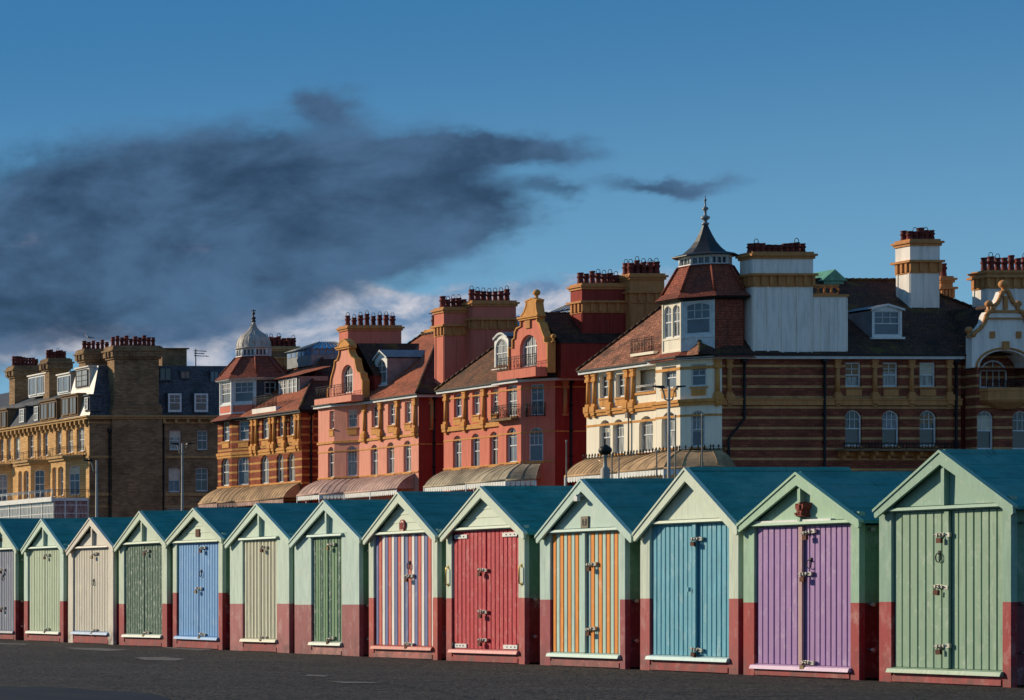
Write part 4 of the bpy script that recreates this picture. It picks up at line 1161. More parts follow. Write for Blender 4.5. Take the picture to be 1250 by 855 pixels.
def turret(B, cb, ca, r, ztile, z0, z1, zr, zl, style, boxmat, winspec, tilemat, cap):
    """octagonal turret: box storey z0-z1, tiled roof to zr, glazed lantern to zl, cap roof"""
    oc = octo(cb, ca, r); mb = MB()
    def ring(o, z): return [B.P(b, a, z) for b, a in o]
    sk0, sk1 = octo(cb, ca, r+0.75), octo(cb, ca, r-0.05)
    s = MB(); s.quadgrid([ring(sk0, z0-0.55), ring(sk1, z0+0.05)], 0, False, True)
    B.part('skirt_roof', s, M[tilemat])
    mats = boxmat
    for k in range(8):
        p0, p1 = oc[k], oc[(k+1) % 8]
        mid = ((p0[0]+p1[0])/2, (p0[1]+p1[1])/2)
        ang = round(math.degrees(math.atan2(mid[1]-ca, mid[0]-cb))) % 360
        ops = [dict(o) for o in winspec.get(ang, [])]
        mm = mats.get(ang, mats[0])
        w = MB(); wall(B, w, p0, p1, z0, z1, (cb, ca), ops, 0, 0.14)
        B.part('turret_wall', w, M[mm])
        if mm in ('whitewood', 'whiterender', 'cream', 'white'):
            pn = MB(); t, L = unit(p0, p1); n = outward(t, (cb, ca), p0)
            for u in (0.0, L-0.09):
                a = (p0[0]+t[0]*u-B.b0, p0[1]+t[1]*u-B.a0, 0); b = (p0[0]+t[0]*(u+0.09)-B.b0, p0[1]+t[1]*(u+0.09)-B.a0, 0)
                pn.oriented(a, b, (n[0], n[1], 0), 0.001, 0.05, z0-ZG, z1-ZG)
            for zq in (z0+0.02, z0+winspec.get('dado', 0.9), z1-0.14):
                a = (p0[0]+t[0]*0.1-B.b0, p0[1]+t[1]*0.1-B.a0, 0); b = (p1[0]-t[0]*0.1-B.b0, p1[1]-t[1]*0.1-B.a0, 0)
                pn.oriented(a, b, (n[0], n[1], 0), 0.001, 0.045, zq-ZG, zq+0.12-ZG)
            B.part('turret_panelling', pn, M[mm])
    co_ = MB(); o2 = octo(cb, ca, r+0.32); o3 = octo(cb, ca, r+0.05)
    co_.prism(ring(o3, z1-0.12), ring(o2, z1)); co_.prism(ring(o2, z1+0.002), ring(octo(cb, ca, r+0.38), z1+0.12)); B.part('cornice', co_, M['iron' if style == 'witch' else 'whitewood'])
    rt = MB(); rl = winspec['rl']
    rt.quadgrid([ring(octo(cb, ca, r+0.42), z1+0.1), ring(octo(cb, ca, r+0.02), z1+0.5), ring(octo(cb, ca, rl+0.12), zr)], 0, False, True)
    o = B.part('turret_roof', rt, M[tilemat])
    hb = MB()
    for k in range(8):
        a, b = ring(octo(cb, ca, r+0.05), z1+0.5)[k], ring(octo(cb, ca, rl+0.14), zr)[k]
        hb.tube([a, b], 0.09, 6)
    hb.prism(ring(octo(cb, ca, rl+0.2), zr-0.02), ring(octo(cb, ca, rl+0.18), zr+0.05)); B.part('hip_capping', hb, M[tilemat], parent=o)
    ln = MB(); lo = octo(cb, ca, rl)
    ln.prism(ring(octo(cb, ca, rl+0.12), zr-0.05), ring(octo(cb, ca, rl+0.1), zr+0.12), 0)
    ln.prism(ring(octo(cb, ca, rl-0.08), zr+0.12), ring(octo(cb, ca, rl-0.08), zl), 1)
    for k in range(8):
        p0, p1 = lo[k], lo[(k+1) % 8]
        for f in (0.0, 0.34, 0.67):
            b, a = p0[0]*(1-f)+p1[0]*f, p0[1]*(1-f)+p1[1]*f
            w = 0.1 if f == 0 else 0.055
            ln.tube([B.P(b, a, zr+0.1), B.P(b, a, zl)], w, 6, 0)
    ln.prism(ring(octo(cb, ca, rl+0.05), zl-0.14), ring(octo(cb, ca, rl+0.12), zl), 0)
    B.part('lantern', ln, [M['whitewood'], M['glass_blue']])
    cx, cy = cb-B.b0, ca-B.a0
    if cap == 'bell':
        c = MB()
        prof = [(rl+0.62, zl), (rl+0.60, zl+0.06), (rl*0.98, zl+0.25), (rl*0.70, zl+0.6), (rl*0.48, zl+1.0), (rl*0.31, zl+1.45), (rl*0.18, zl+1.85), (rl*0.10, zl+2.15)]
        c.lathe(cx, cy, [(x, z-ZG) for x, z in prof], 8, 0, False, math.pi/8)
        B.part('cap_roof', c, M['darkmetal'])
        f = MB(); zf = zl+2.1-ZG
        f.lathe(cx, cy, [(0.2, zf), (0.22, zf+0.1), (0.09, zf+0.18), (0.12, zf+0.3), (0.26, zf+0.42), (0.26, zf+0.52), (0.08, zf+0.62), (0.07, zf+0.9), (0.17, zf+1.02), (0.17, zf+1.1), (0.05, zf+1.2), (0.04, zf+1.55), (0.1, zf+1.62), (0.03, zf+1.7), (0.01, zf+1.95)], 10)
        B.part('finial', f, M['lead'])
    else:
        c = MB(); R0 = rl+0.15
        prof = [(R0+0.12, zl), (R0+0.1, zl+0.1), (R0, zl+0.14), (R0*1.0, zl+0.45), (R0*0.93, zl+0.8), (R0*0.76, zl+1.15), (R0*0.5, zl+1.42), (R0*0.32, zl+1.62), (R0*0.2, zl+1.85), (R0*0.12, zl+2.15), (R0*0.08, zl+2.4)]
        c.lathe(cx, cy, [(x, z-ZG) for x, z in prof], 32, 0, True)
        for k in range(16):
            w = 2*math.pi*k/16; c.tube([(cx+x*math.cos(w), cy+x*math.sin(w), z-ZG-0.005) for x, z in prof[2:]], 0.03, 4)
        B.part('dome', c, M['domelead'])
        f = MB(); zf = zl+2.36-ZG
        f.lathe(cx, cy, [(0.16, zf), (0.2, zf+0.1), (0.09, zf+0.18), (0.2, zf+0.28), (0.2, zf+0.36), (0.07, zf+0.45), (0.06, zf+0.62), (0.15, zf+0.75), (0.05, zf+0.9), (0.03, zf+1.1)], 10)
        f.tube([(cx-0.2, cy, zf+0.98), (cx+0.2, cy, zf+0.98)], 0.04, 4)
        B.part('finial', f, M['darkmetal'])

def op(xl, xr, yt, yb, rise=0, **k): d = dict(xl=xl, xr=xr, yt=yt, yb=yb, rise=rise); d.update(k); return d

# ================================================================== B5: cream front, striped brick side, witch-hat turret
aF = fa(716)
B = Bld('mansion_block', 'cream fronted mansion block with striped brown brick side and a witch-hat corner turret', 'building', 0.0, 0.0, TERR)
ce = (8, 7)
fr0, fr1 = (-0.6, 1.2), (-0.6, 3.55)
mb = MB()
wall(B, mb, (0, 3.55), (0, aF), ZG, ZE, ce, [
    op(732, 744.3, 458, 486, panel=1), op(751.5, 764, 456.5, 485, panel=1),
    op(777, 800.2, 451, 480.5, empty=1),
    op(731.5, 745, 513, 554.5, 0.5, bars=2), op(748, 761.5, 512, 554, 0.5, bars=2), op(780, 797, 508, 552.5, 0.5, bars=2)], depth=0.27)
wall(B, mb, fr0, fr1, ZG, ZE, ce, [op(808, 825.5, 447.5, 474.5, panel=1), op(807.5, 825.5, 503, 547, 0.5, bars=2)], depth=0.3)
wall(B, mb, (-0.6, 1.2), (0.6, 0.0), ZG, ZE, ce, [op(843.6, 862.3, 444.6, 472, panel=1, glass='glass_blue'), op(843.4, 860.4, 501.5, 546, 0.42, bars=2, glass='glass_blue')], depth=0.2)
wall(B, mb, (0.6, 0.0), (1.3, 0.0), ZG, ZE, ce)
wall(B, mb, (0, 3.55), (-0.6, 3.55), ZG, ZE, (0.0, 2))
B.part('front_wall', mb, M['cream'])
mb = MB()
wall(B, mb, (1.3, 0.0), (16.9, 0.0), ZG, ZE, ce, [
    op(1032, 1051.7, 442.5, 472.5, panel=1, panelmat='ochre2', sillmat='ochre2', glass='glass_curtain'), op(1077.7, 1096.7, 442.5, 472.5, panel=1, panelmat='ochre2', sillmat='ochre2', glass='glass_curtain'), op(1122.6, 1142.5, 442.5, 472.5, panel=1, panelmat='ochre2', sillmat='ochre2', glass='glass_curtain'),
    op(1031.8, 1052.5, 500.5, 545, 0.35, bars=2, sillmat='ochre2', glass='glass_dark'), op(1077, 1098, 501, 545, 0.35, bars=2, sillmat='ochre2', glass='glass_dark'), op(1122.6, 1143.7, 501, 545, 0.35, bars=2, sillmat='ochre2', glass='glass_dark')], depth=0.22)
B.part('side_wall', mb, M['brownstripe'])
body_box(B, 0, 16.9, 0.001, aF, ZE, 'darkred')
# loggia inside
mb = MB()
u0 = fa(800.2); u1 = fa(777)
B.box(mb, 0.62, 0.7, u0-0.6, u1+1.6, 13.6, 16.4); B.box(mb, 0.3, 0.61, u0-0.6, u1+1.6, 13.5, 13.7); 
B.part('loggia_wall', mb, M['cream'])
mb = MB()
for k in range(9):
    a = u0+0.1+(u1-u0-0.2)*k/8; mb.lathe(0.12-B.b0, a-B.a0, [(0.06, 13.95-ZG), (0.1, 14.1-ZG), (0.05, 14.35-ZG), (0.06, 14.5-ZG)], 6)
B.box(mb, -0.1, 0.2, u0-0.05, u1+0.05, 14.5, 14.66); B.box(mb, -0.1, 0.2, u0-0.05, u1+0.05, 13.78, 13.95)
B.part('balustrade', mb, M['ochre'])
railing(B, (-0.02, u0), (-0.02, u1), 14.66, 0.45, scroll=False, mat='whitewood', gap=5)
out_path = [(0, aF), (0, 3.551), (-0.6, 3.55), (-0.6, 1.2), (0.6, 0.0), (1.3, 0.0)]
side_path = [(1.3, 0.0), (16.9, 0.0)]
mb = MB(); band(B, mb, out_path, 13.42, 13.62, 0.14); band(B, mb, out_path, 13.622, 13.82, 0.22); band(B, mb, out_path, 12.70, 12.84, 0.03); band(B, mb, [(-0.6, 3.55), (-0.6,1.2), (0.6,0), (1.3,0)], 15.75, 15.93, 0.03)
B.part('string_course', mb, M['ochre'])
mb = MB(); band(B, mb, side_path, 13.38, 13.72, 0.12); band(B, mb, side_path, 13.722, 13.8, 0.18); B.part('string_course', mb, M['ochre2'])
for px in (719.5, 727, 746.5, 766.5, 774):
    a = fa(px); pilaster(B, (0, a), (0, 1), (-1, 0), 13.83, 16.32)
pilaster(B, (0.95, 0.0), (1, 0), (0, -1), 13.83, 16.32, mat='ochre')
for px in (889.5, 1021.6, 1067, 1111.9, 1158):
    pilaster(B, (sb(px, 0), 0), (1, 0), (0, -1), 13.83, 16.32, mat='ochre2', d=0.12)
gutter(B, [(0, aF+0.4), (0, 3.551), (-0.6, 3.55), (-0.6, 1.2), (0.6, 0.0), (1.3, 0.0)], ZE, 0.42)
gutter(B, side_path, ZE, 0.42)
canopy(B, [(0, aF), (0, 3.551), (-0.6, 3.55), (-0.6, 1.2), (0.6, 0.0), (1.1, 0.0)], ZC, ZCO, 1.5, 'canopy')
mb = MB()
for i, (p, q) in enumerate(zip(out_path[:-1], out_path[1:])):
    t, L = unit(p, q); nn = (t[1], -t[0]); k = int(L/0.3)
    if L < 0.65: continue
    for j in range(k+1):
        b, a = p[0]+t[0]*L*j/max(k,1)+nn[0]*0.2, p[1]+t[1]*L*j/max(k,1)+nn[1]*0.2
        mb.lathe(b-B.b0, a-B.a0, [(0.05, ZC-ZG-0.02), (0.02, ZC+0.12-ZG), (0.07, ZC+0.18-ZG), (0.01, ZC+0.32-ZG)], 5)
    mb.tube([B.P(p[0]+nn[0]*0.2, p[1]+nn[1]*0.2, ZC), B.P(q[0]+nn[0]*0.2, q[1]+nn[1]*0.2, ZC)], 0.03, 4)
B.part('cresting', mb, M['iron'])
am = 7.0
hiproof(B, -0.42, 25.4, -0.42, aF+0.42, ZE+0.12, (4.6, am), (18.4, am), 22.3, 'tile3', 'tiledark')
tc_ = (1.85, 2.35)
w = 2*2.2*math.tan(math.pi/8)
def two(L, v0, v1): return [dict(u0=0.16, u1=L/2-0.06, v0=v0, v1=v1, rise=0.45, bars=1, sill=False, fw=0.07), dict(u0=L/2+0.06, u1=L-0.16, v0=v0, v1=v1, rise=0.45, bars=1, sill=False, fw=0.07)]
def one(L, v0, v1, r=0.12, st='sash', b=2, g=None): return [dict(u0=0.22, u1=L-0.22, v0=v0, v1=v1, rise=r, bars=b, sill=False, fw=0.09, style=st, glass=g)]
turret(B, tc_[0], tc_[1], 2.2, None, 16.95, 20.3, 22.55, 23.2, 'witch', {0: 'tilered', 180: 'cream', 225: 'whitewood', 135: 'cream', 270: 'tilered'},
       {180: two(w, 17.95, 20.05), 225: one(w, 18.0, 20.1, 0.12, 'sash', 2, 'glass_blue'), 'rl': 1.28, 'dado': 0.85}, 'tilered', 'bell')
# little lead-flashed hip beside the turret
mb = MB(); bp = (3.0, 1.2, 18.35)
ring_ = [(0.9, -0.35, 16.7), (5.0, -0.35, 16.7), (5.0, 3.0, 17.6), (0.9, 3.0, 17.6)]
for i in range(4): B.face(mb, [ring_[i], ring_[(i+1) % 4], bp])
B.part('lower_roof', mb, M['tiledark'])
# railing beside turret
railing(B, (-0.15, fa(773)), (-0.15, fa(800)), 17.3, 0.95); mb = MB(); B.box(mb, -0.2, 1.8, fa(800)-0.1, fa(773), 17.1, 17.28); B.part('balcony_slab', mb, M['cream'])
# chimneys
chimney(B, sb(919, -0.2), sb(991.5, -0.2), -0.2, 0.9, ZE+0.25, zz(307.5, -0.2, 3), 'whiterender', 'ochre2', npots=10, hood=0.1, neck=0.95, poth=0.72)
mb = MB(); b0_, b1_ = sb(991.8, -0.15), sb(1034, -0.15); z_ = zz(362.6, 0, 6)
B.box(mb, b0_, b1_, -0.16, 0.7, ZE+0.3, z_, 0); 
for k in range(5): b = b0_+(b1_-b0_)*k/4; B.box(mb, max(b0_,b-0.06), min(b1_,b+0.06), -0.21, -0.161, ZE+0.35, z_-0.1, 0)
B.box(mb, b0_-0.05, b1_+0.08, -0.25, 0.8, z_, z_+0.14, 1)
B.part('chimney_breast', mb, [M['whiterender'], M['ochre2']])
mb = MB()
for k in range(4):
    b = b0_+0.3+(b1_-b0_-0.9)*k/3
    mb.tube([B.P(b+0.26*math.cos(x*math.pi/5), 0.1, z_+0.42+0.24*math.sin(x*math.pi/5)) for x in range(11)], 0.06, 5)
B.box(mb, b0_, b1_-0.4, 0.0, 0.2, z_+0.68, z_+0.8); B.part('balustrade', mb, M['ochre2'])
mb = MB(); gb0 = sb(994, 7.5); gb1 = sb(1018, 7.5); gm_ = (gb0+gb1)/2
zA = zz(345, 7.5, 12); zB = zz(331, 7.5, 12)
B.face(mb, [(gb0-0.2, 6.5, zA), (gb1+0.2, 6.5, zA), (gm_, 6.5, zB)]); B.face(mb, [(gb0-0.2, 6.5, zA), (gm_, 6.5, zB), (gm_, 9, zB), (gb0-0.2, 9, zA)]); B.face(mb, [(gm_, 6.5, zB), (gb1+0.2, 6.5, zA), (gb1+0.2, 9, zA), (gm_, 9, zB)])
B.box(mb, gb0, gb1, 6.6, 8.9, zA-1.2, zA); B.part('copper_roof', mb, M['copper'])
chimney(B, sb(1111, 4.2), sb(1146, 4.2), 4.2, 5.4, 18.8, zz(292, 4.2, 17), 'whiterender', 'ochre2', npots=5, hood=0.2, rows=2, poth=0.75, neck=0.95)
chimney(B, sb(1149, 9.5), sb(1162, 9.5), 9.5, 10.6, 18.8, zz(337, 9.5, 18), 'ochre2', 'ochre2', npots=2, hood=0.0, fluted=False, neck=0.3)
# dormer in the dark slope
dormer_arched(B, 0, 0, 371.5, 414, 0, ((sb(1064.5, 1.05), 1.05), (sb(1101, 1.05), 1.05)), 3.6, 'gable', rect=True)
downpipe(B, [(sb(906.6,0), -0.16, 16.4), (sb(906.6,0), -0.16, zz(512, 0, 2)), (sb(887.5,0), -0.16, zz(536, 0, 2)), (sb(887.5,0), -0.16, ZG)])
downpipe(B, [(sb(1004.5,0), -0.16, 16.4), (sb(1004.5,0), -0.16, ZG)]); downpipe(B, [(sb(1165,0), -0.16, 16.4), (sb(1165,0), -0.16, ZG)])
downpipe(B, [(-0.12, fa(769.3), 13.3), (-0.12, fa(769.3), ZC)], 'pvc', 0.05)
# balcony ledge under the side windows
mb = MB(); l0, l1 = sb(1019, 0), sb(1160, 0)
B.box(mb, l0, l1, -0.85, -0.001, zz(551.5, 0, 9), zz(549, 0, 9)); B.part('balcony_slab', mb, M['stonedark'])
mb = MB()
for k in range(8):
    b = l0+0.4+(l1-l0-0.8)*k/7; B.box(mb, b-0.09, b+0.09, -0.6, -0.002, zz(556, 0, 9), zz(551.6, 0, 9)); B.box(mb, b-0.08, b+0.08, -0.35, -0.002, zz(561, 0, 9), zz(556.05, 0, 9))
B.box(mb, l0+0.2, l1-0.2, -0.05, -0.003, zz(557.5, 0, 9), zz(552, 0, 9)); B.part('corbel_course', mb, M['ochre2'])
railing(B, (l0, -0.8), (l1, -0.8), zz(549, 0, 9), 0.38, gap=0.2)
# ---- wing with shaped gable
wa = -0.9; wb0 = 17.2; wb1 = sb(1272, wa)
mb = MB()
wc = (20, 7)
archc = (sb(1195.6, wa), sb(1257, wa))
zmid = zz(478, wa, 19)
wall(B, mb, (wb0, wa), (wb1, wa), ZG, zmid, wc, [
    op(1191.4, 1213.2, 501.5, 549, 0.35, bars=2, sillmat='ochre2', glass='glass_dark'), op(1236, 1258, 501.5, 549, 0.35, bars=2, sillmat='ochre2', glass='glass_dark')], depth=0.22)
wall(B, mb, (wb0, wa), (wb1, wa), zmid, zz(449, wa, 19), wc, [dict(u0=archc[0]-wb0, u1=archc[1]-wb0, v0=zz(474, wa, 19), v1=zz(449.4, wa, 19)-0.02, rise=0, empty=1)], depth=1.2)
wall(B, mb, (wb0, 0), (wb0, wa), ZG, zz(449, wa, 19), (20, 0))
B.part('side_wall', mb, M['brownstripe'])
mb = MB(); B.box(mb, archc[0]-0.3, archc[1]+0.3, wa+1.25, wa+1.3, zz(480, wa, 19), zz(420, wa, 19)); B.part('loggia_wall', mb, M['brownstripe'])
window_at(B, (sb(1196, wa+1.2), wa+1.24), (1, 0), (0, -1), 0, sb(1229, wa+1.2)-sb(1196, wa+1.2), zz(474, wa+1.2, 19), zz(440, wa+1.2, 19), 0.95, 0.02, 'french', 'glass_curtain')
gx = [(1186.5,449),(1186.5,411),(1190,405),(1196,401),(1201,394),(1203,386),(1206,381),(1211,380),(1212,374),(1217,370),(1220.5,363),(1223,356),(1226.5,355)]
pr = [(sb(x, wa)-wb0, zz(y, wa, 19)) for x, y in gx]; mid_ = sb(1226.5, wa)-wb0
pr2 = pr+[(2*mid_-u, z) for u, z in pr[::-1][1:]]
zsp = pr[0][1]
gm = MB()
cxa = (archc[0]+archc[1])/2-wb0; ra = (archc[1]-archc[0])/2
inner = [(cxa+ra*math.cos(math.pi*k/16), zsp+0.02+ra*0.66*math.sin(math.pi*k/16)) for k in range(17)]
outl = pr2+inner      # left foot .. right foot, then the arch back from right to left
tris = geometry.tessellate_polygon([[Vector((u, z, 0)) for u, z in outl]])
for tr in tris:
    pts = [Vector(B.P(wb0+outl[i][0], wa, outl[i][1])) for i in tr]
    if (pts[1]-pts[0]).cross(pts[2]-pts[0]).y > 0: pts.reverse()
    gm.face(pts)
for i in range(16): gm.face([B.P(wb0+inner[i][0], wa, inner[i][1]), B.P(wb0+inner[i+1][0], wa, inner[i+1][1]), B.P(wb0+inner[i+1][0], wa+1.2, inner[i+1][1]), B.P(wb0+inner[i][0], wa+1.2, inner[i][1])])
for i in range(len(pr2)-1): gm.face([B.P(wb0+pr2[i][0], wa, pr2[i][1]), B.P(wb0+pr2[i+1][0], wa, pr2[i+1][1]), B.P(wb0+pr2[i+1][0], wa+0.5, pr2[i+1][1]), B.P(wb0+pr2[i][0], wa+0.5, pr2[i][1])])
gbl = B.part('gable', gm, M['whiterender'])
cp = MB()
for i in range(1, len(pr2)-2):
    A, Z = pr2[i], pr2[i+1]
    cp.tube([B.P(wb0+A[0], wa-0.06, A[1]), B.P(wb0+Z[0], wa-0.06, Z[1])], 0.13, 5)
for i in range(16):
    k = 1.13; A = (cxa+(inner[i][0]-cxa)*k, zsp+(inner[i][1]-zsp)*k); Z = (cxa+(inner[i+1][0]-cxa)*k, zsp+(inner[i+1][1]-zsp)*k)
    cp.tube([B.P(wb0+A[0], wa-0.04, A[1]), B.P(wb0+Z[0], wa-0.04, Z[1])], 0.07, 5)
def gbx(x0, x1, y0, y1, d=0.12): B.box(cp, sb(x0, wa), sb(x1, wa), wa-d, wa-0.001, zz(y1, wa, 19), zz(y0, wa, 19))
gbx(1205, 1248, 379, 382); gbx(1205, 1248, 388, 390); gbx(1208, 1213.5, 405, 413, 0.1); gbx(1240, 1245.5, 405, 413, 0.1); gbx(1223, 1230, 417, 427, 0.16); gbx(1224, 1229, 362, 378, 0.1)
B.part('coping', cp, M['ochre2'], parent=gbl)
for x, y in ((1184, 412), (1208.5, 380), (1244, 380)): ball(B, sb(x, wa), wa+0.1, zz(y, wa, 19), 0.22, 'ochre2', gbl)
ball(B, sb(1226.5, wa), wa+0.1, zz(357, wa, 19), 0.28, 'ochre2', gbl)
mb = MB(); bc_ = sb(1240, wa); 
rr = [(sb(x, wa), wa-d) for x, d in ((1195, 0.0), (1197, 0.55), (1210, 0.8), (1243, 0.8), (1256, 0.55), (1258, 0.0))]
def scal(s): c = (sb(1226.5, wa), wa); return [(c[0]+(b-c[0])*s, c[1]+(a-c[1])*s) for b, a in rr]
zs_ = [(zz(474.5, wa, 19), 1.0), (zz(478, wa, 19), 1.0), (zz(479, wa, 19), 0.96), (zz(487, wa, 19), 0.96), (zz(489, wa, 19), 1.0), (zz(492, wa, 19), 0.9), (zz(500, wa, 19), 0.3)]
mb.quadgrid([[B.P(b, a, z) for b, a in scal(s)] for z, s in zs_], 0, False)
mb.face([B.P(b, a, zs_[0][0]) for b, a in scal(1.0)]); B.part('balcony', mb, M['ochre2'])
railing(B, (sb(1196, wa), wa-0.6), (sb(1257, wa), wa-0.6), zs_[0][0], 0.45, gap=0.25)
mb = MB(); wz = zz(400, wa, 19)
B.face(mb, [(wb0, wa+0.5, ZE+0.2), (sb(1226.5, wa), wa+0.5, 19.9), (sb(1226.5, wa), 9, 19.9), (wb0, 9, ZE+0.2)]); B.face(mb, [(sb(1226.5, wa), wa+0.5, 19.9), (wb1+0.3, wa+0.5, ZE+0.2), (wb1+0.3, 9, ZE+0.2), (sb(1226.5, wa), 9, 19.9)])
B.part('roof', mb, M['tiledark'])
mb = MB(); B.box(mb, wb0+0.1, wb1-0.1, wa+1.32, 13.8, ZG, ZE); B.part('wall', mb, M['darkred'])
chimney(B, sb(1205, 2.5), sb(1290, 2.5), 2.5, 3.7, 17, zz(330, 2.5, 20), 'whiterender', 'ochre2', npots=10, hood=0.3, rows=1, neck=0.05, capz=0.3, poth=1.0)

# ================================================================== generic coral and pink blocks
def near_face(B, a0, b_from, b_to, mat, centre, extra=()):
    mb = MB(); wall(B, mb, (b_from, a0), (b_to, a0), ZG, ZE, centre, list(extra), 0, 0.2); return B.part('side_wall', mb, M[mat])

# B4
c4 = 1.5
a4 = fa(636, -0.6)-c4; a4f = fa(541.7); ae = fa(609, -0.6)
B = Bld('mansion_block', 'coral red mansion block with a scrolled gable and grey verandah roof beside the cream block', 'building', a4, 0.0, TERR)
ce = (8, (a4+a4f)/2)
mb = MB()
wall(B, mb, (0, ae), (0, a4f), ZG, ZE, ce, [
    op(554, 563.3, 481, 509.5, panel=1), op(576.5, 585.4, 477.6, 506.6, panel=1), op(599, 608, 475, 505, panel=1),
    op(552.8, 563.3, 532, 572.5, 0.45), op(575, 585.4, 529.5, 571, 0.45), op(597.5, 607.6, 527, 569, 0.45)], depth=0.26)
wall(B, mb, (-0.6, a4+c4), (-0.6, ae), ZG, ZE, ce, [op(618, 631, 470, 508.6, glass='glass_curtain'), op(617.8, 631, 522, 565, 0.45)], depth=0.24)
wall(B, mb, (-0.6, a4+c4), (-0.6+c4, a4), ZG, ZE, ce, [op(647.3, 664, 469, 507.6, style='sash', bars=1, glass='glass_blue', sill=False), op(645.3, 663, 521.5, 564, 0.35, bars=2, glass='glass_blue')], depth=0.2)
wall(B, mb, (0, ae), (-0.6, ae), ZG, ZE, (-0.3, a4+2))
B.part('front_wall', mb, M['coral'])
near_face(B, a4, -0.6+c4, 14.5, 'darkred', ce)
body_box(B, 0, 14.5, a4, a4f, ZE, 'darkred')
outp = [(0, a4f), (0, ae+0.001), (-0.6, ae), (-0.6, a4+c4), (-0.6+c4, a4)]
mb = MB(); band(B, mb, [(0, a4f), (0, ae+0.001)], 13.45, 13.78, 0.16); band(B, mb, outp, 12.72, 12.82, 0.03); band(B, mb, outp, 15.85, 15.95, 0.03); band(B, mb, outp, 10.62, 10.72, 0.06)
band(B, mb, [(-0.6+c4, a4), (14.5, a4)], 15.85, 15.95, 0.03); band(B, mb, [(-0.6+c4, a4), (14.5, a4)], 12.72, 12.82, 0.03)
B.part('string_course', mb, M['ochre'])
for px in (545.5, 568.5, 591.5): pilaster(B, (0, fa(px)), (0, 1), (-1, 0), 13.8, 16.32)
for b in (1.6, 3.4, 6.0): pilaster(B, (b, a4), (1, 0), (0, -1), 13.6, 16.32, mat='ochre2', d=0.1, bracket=False)
gutter(B, [(0, a4f+0.4), (0, ae+0.001), (-0.6, ae), (-0.6, a4+c4), (-0.6+c4, a4), (14.5, a4)], ZE, 0.42)
canopy(B, [(0, a4f), (0, ae+0.001), (-0.6, ae), (-0.6, a4+c4), (0.3, a4+0.6)], ZC, ZCO, 1.5, 'canopygrey')
railing(B, (-0.6, fa(607, -0.6)-0.2), (-0.6, fa(633.5, -0.6)), 13.85, 0.95, 0.55, (-1, 0))
mb = MB(); B.box(mb, -1.2, -0.6, fa(634, -0.6), fa(607, -0.6), 13.7, 13.85); B.part('balcony_slab', mb, M['stonedark'])
t_, _ = unit((-0.6, a4+c4), (-0.6+c4, a4)); n_ = (-0.7071, -0.7071)
q0 = hit(643.5, (-0.6, a4+c4), (-0.6+c4, a4)); q1 = hit(666, (-0.6, a4+c4), (-0.6+c4, a4))
railing(B, (-0.6+t_[0]*q0, a4+c4+t_[1]*q0), (-0.6+t_[0]*q1, a4+c4+t_[1]*q1), 13.85, 0.95, 0.4, n_)
hiproof(B, -0.42, 15, a4-0.42, a4f+0.42, ZE+0.12, (3.6, (a4+a4f)/2), (12.5, (a4+a4f)/2), 21.7, 'tile2', 'tiledark')
def gable_on_front(B, px_list, b, depth, mat, win, ops_kw, pedy=None):
    pts = [(fa(x, b), y) for x, y in px_list]
    base = pts[-1][0]     # nearest end
    out = [(a, zz(y, a, b)) for a, y in pts]
    outl = [(-(a-pts[0][0]), z) for a, z in out]
    p0 = (b, pts[0][0]); t = (0, -1); n = (-1, 0)
    o = dict(u0=pts[0][0]-fa(win[0], b), u1=pts[0][0]-fa(win[1], b), v0=zz(win[3], fa(win[0], b), b), v1=zz(win[2], fa(win[0], b), b)); o.update(ops_kw)
    zb = min(outl[0][1], outl[-1][1]); outl[0] = (outl[0][0], zb); outl[-1] = (outl[-1][0], zb)
    return shaped_gable(B, p0, t, n, outl, depth, mat, 'ochre', [o], ped=zz(pedy, fa(px_list[len(px_list)//2][0], b), b) if pedy else 0)
bg4 = -0.1
gl4 = [(622,455),(622,425),(626.5,425),(626.5,415),(629,413),(629.5,406),(631.5,401),(636.5,398.5),(636.5,387),(640.5,381),(643,374),(643.5,370),(642,368.5),(650,364.5),(656.5,366.5),(655,369.5),(655.5,375),(656.5,381),(658,386),(656.5,388),(656.5,393),(659.5,395),(662,403),(664.5,410),(665.5,412),(665.5,418),(669.5,419),(669.5,455)]
g4 = gable_on_front(B, gl4, bg4, 0.42, 'coral', (634.5, 655.5, 410.5, 449), dict(rise=0.5, style='french', glass='glass_curtain', sill=False), 386.5)
for px_, py_ in ((650, 366), (623.5, 424), (670.5, 418)):
    ball(B, bg4+0.3, fa(px_, bg4), zz(py_, fa(px_, bg4), bg4), 0.24 if px_ == 650 else 0.17, 'ochre', g4)
mb = MB(); aa = fa(645, bg4); B.box(mb, bg4-0.1, bg4-0.002, aa-0.3, aa+0.3, zz(401, aa), zz(391, aa)); B.part('crest', mb, M['ochre2'], parent=g4)
mb = MB(); B.box(mb, bg4+0.9, 6.0, fa(669.5, bg4), fa(622, bg4), ZE, 18.9); B.part('gable_return', mb, M['darkred'], parent=g4)
mb = MB(); ga, gb_ = fa(669.5, bg4), fa(622, bg4); gmid = (ga+gb_)/2
B.face(mb, [(bg4+0.8, ga-0.05, 18.9), (6.2, ga-0.05, 18.9), (6.2, gmid, 21.2), (bg4+0.8, gmid, 21.2)]); B.face(mb, [(bg4+0.8, gmid, 21.2), (6.2, gmid, 21.2), (6.2, gb_+0.05, 18.9), (bg4+0.8, gb_+0.05, 18.9)])
B.part('roof', mb, M['tiledark'])
mb = MB(); B.box(mb, -0.95, -0.12, ga+0.1, gb_+0.1, ZE+0.1, 17.25); B.part('balcony', mb, M['coral'])
railing(B, (-0.9, ga+0.15), (-0.9, gb_+0.1), 17.25, 0.95, mat='iron', gap=0.2)
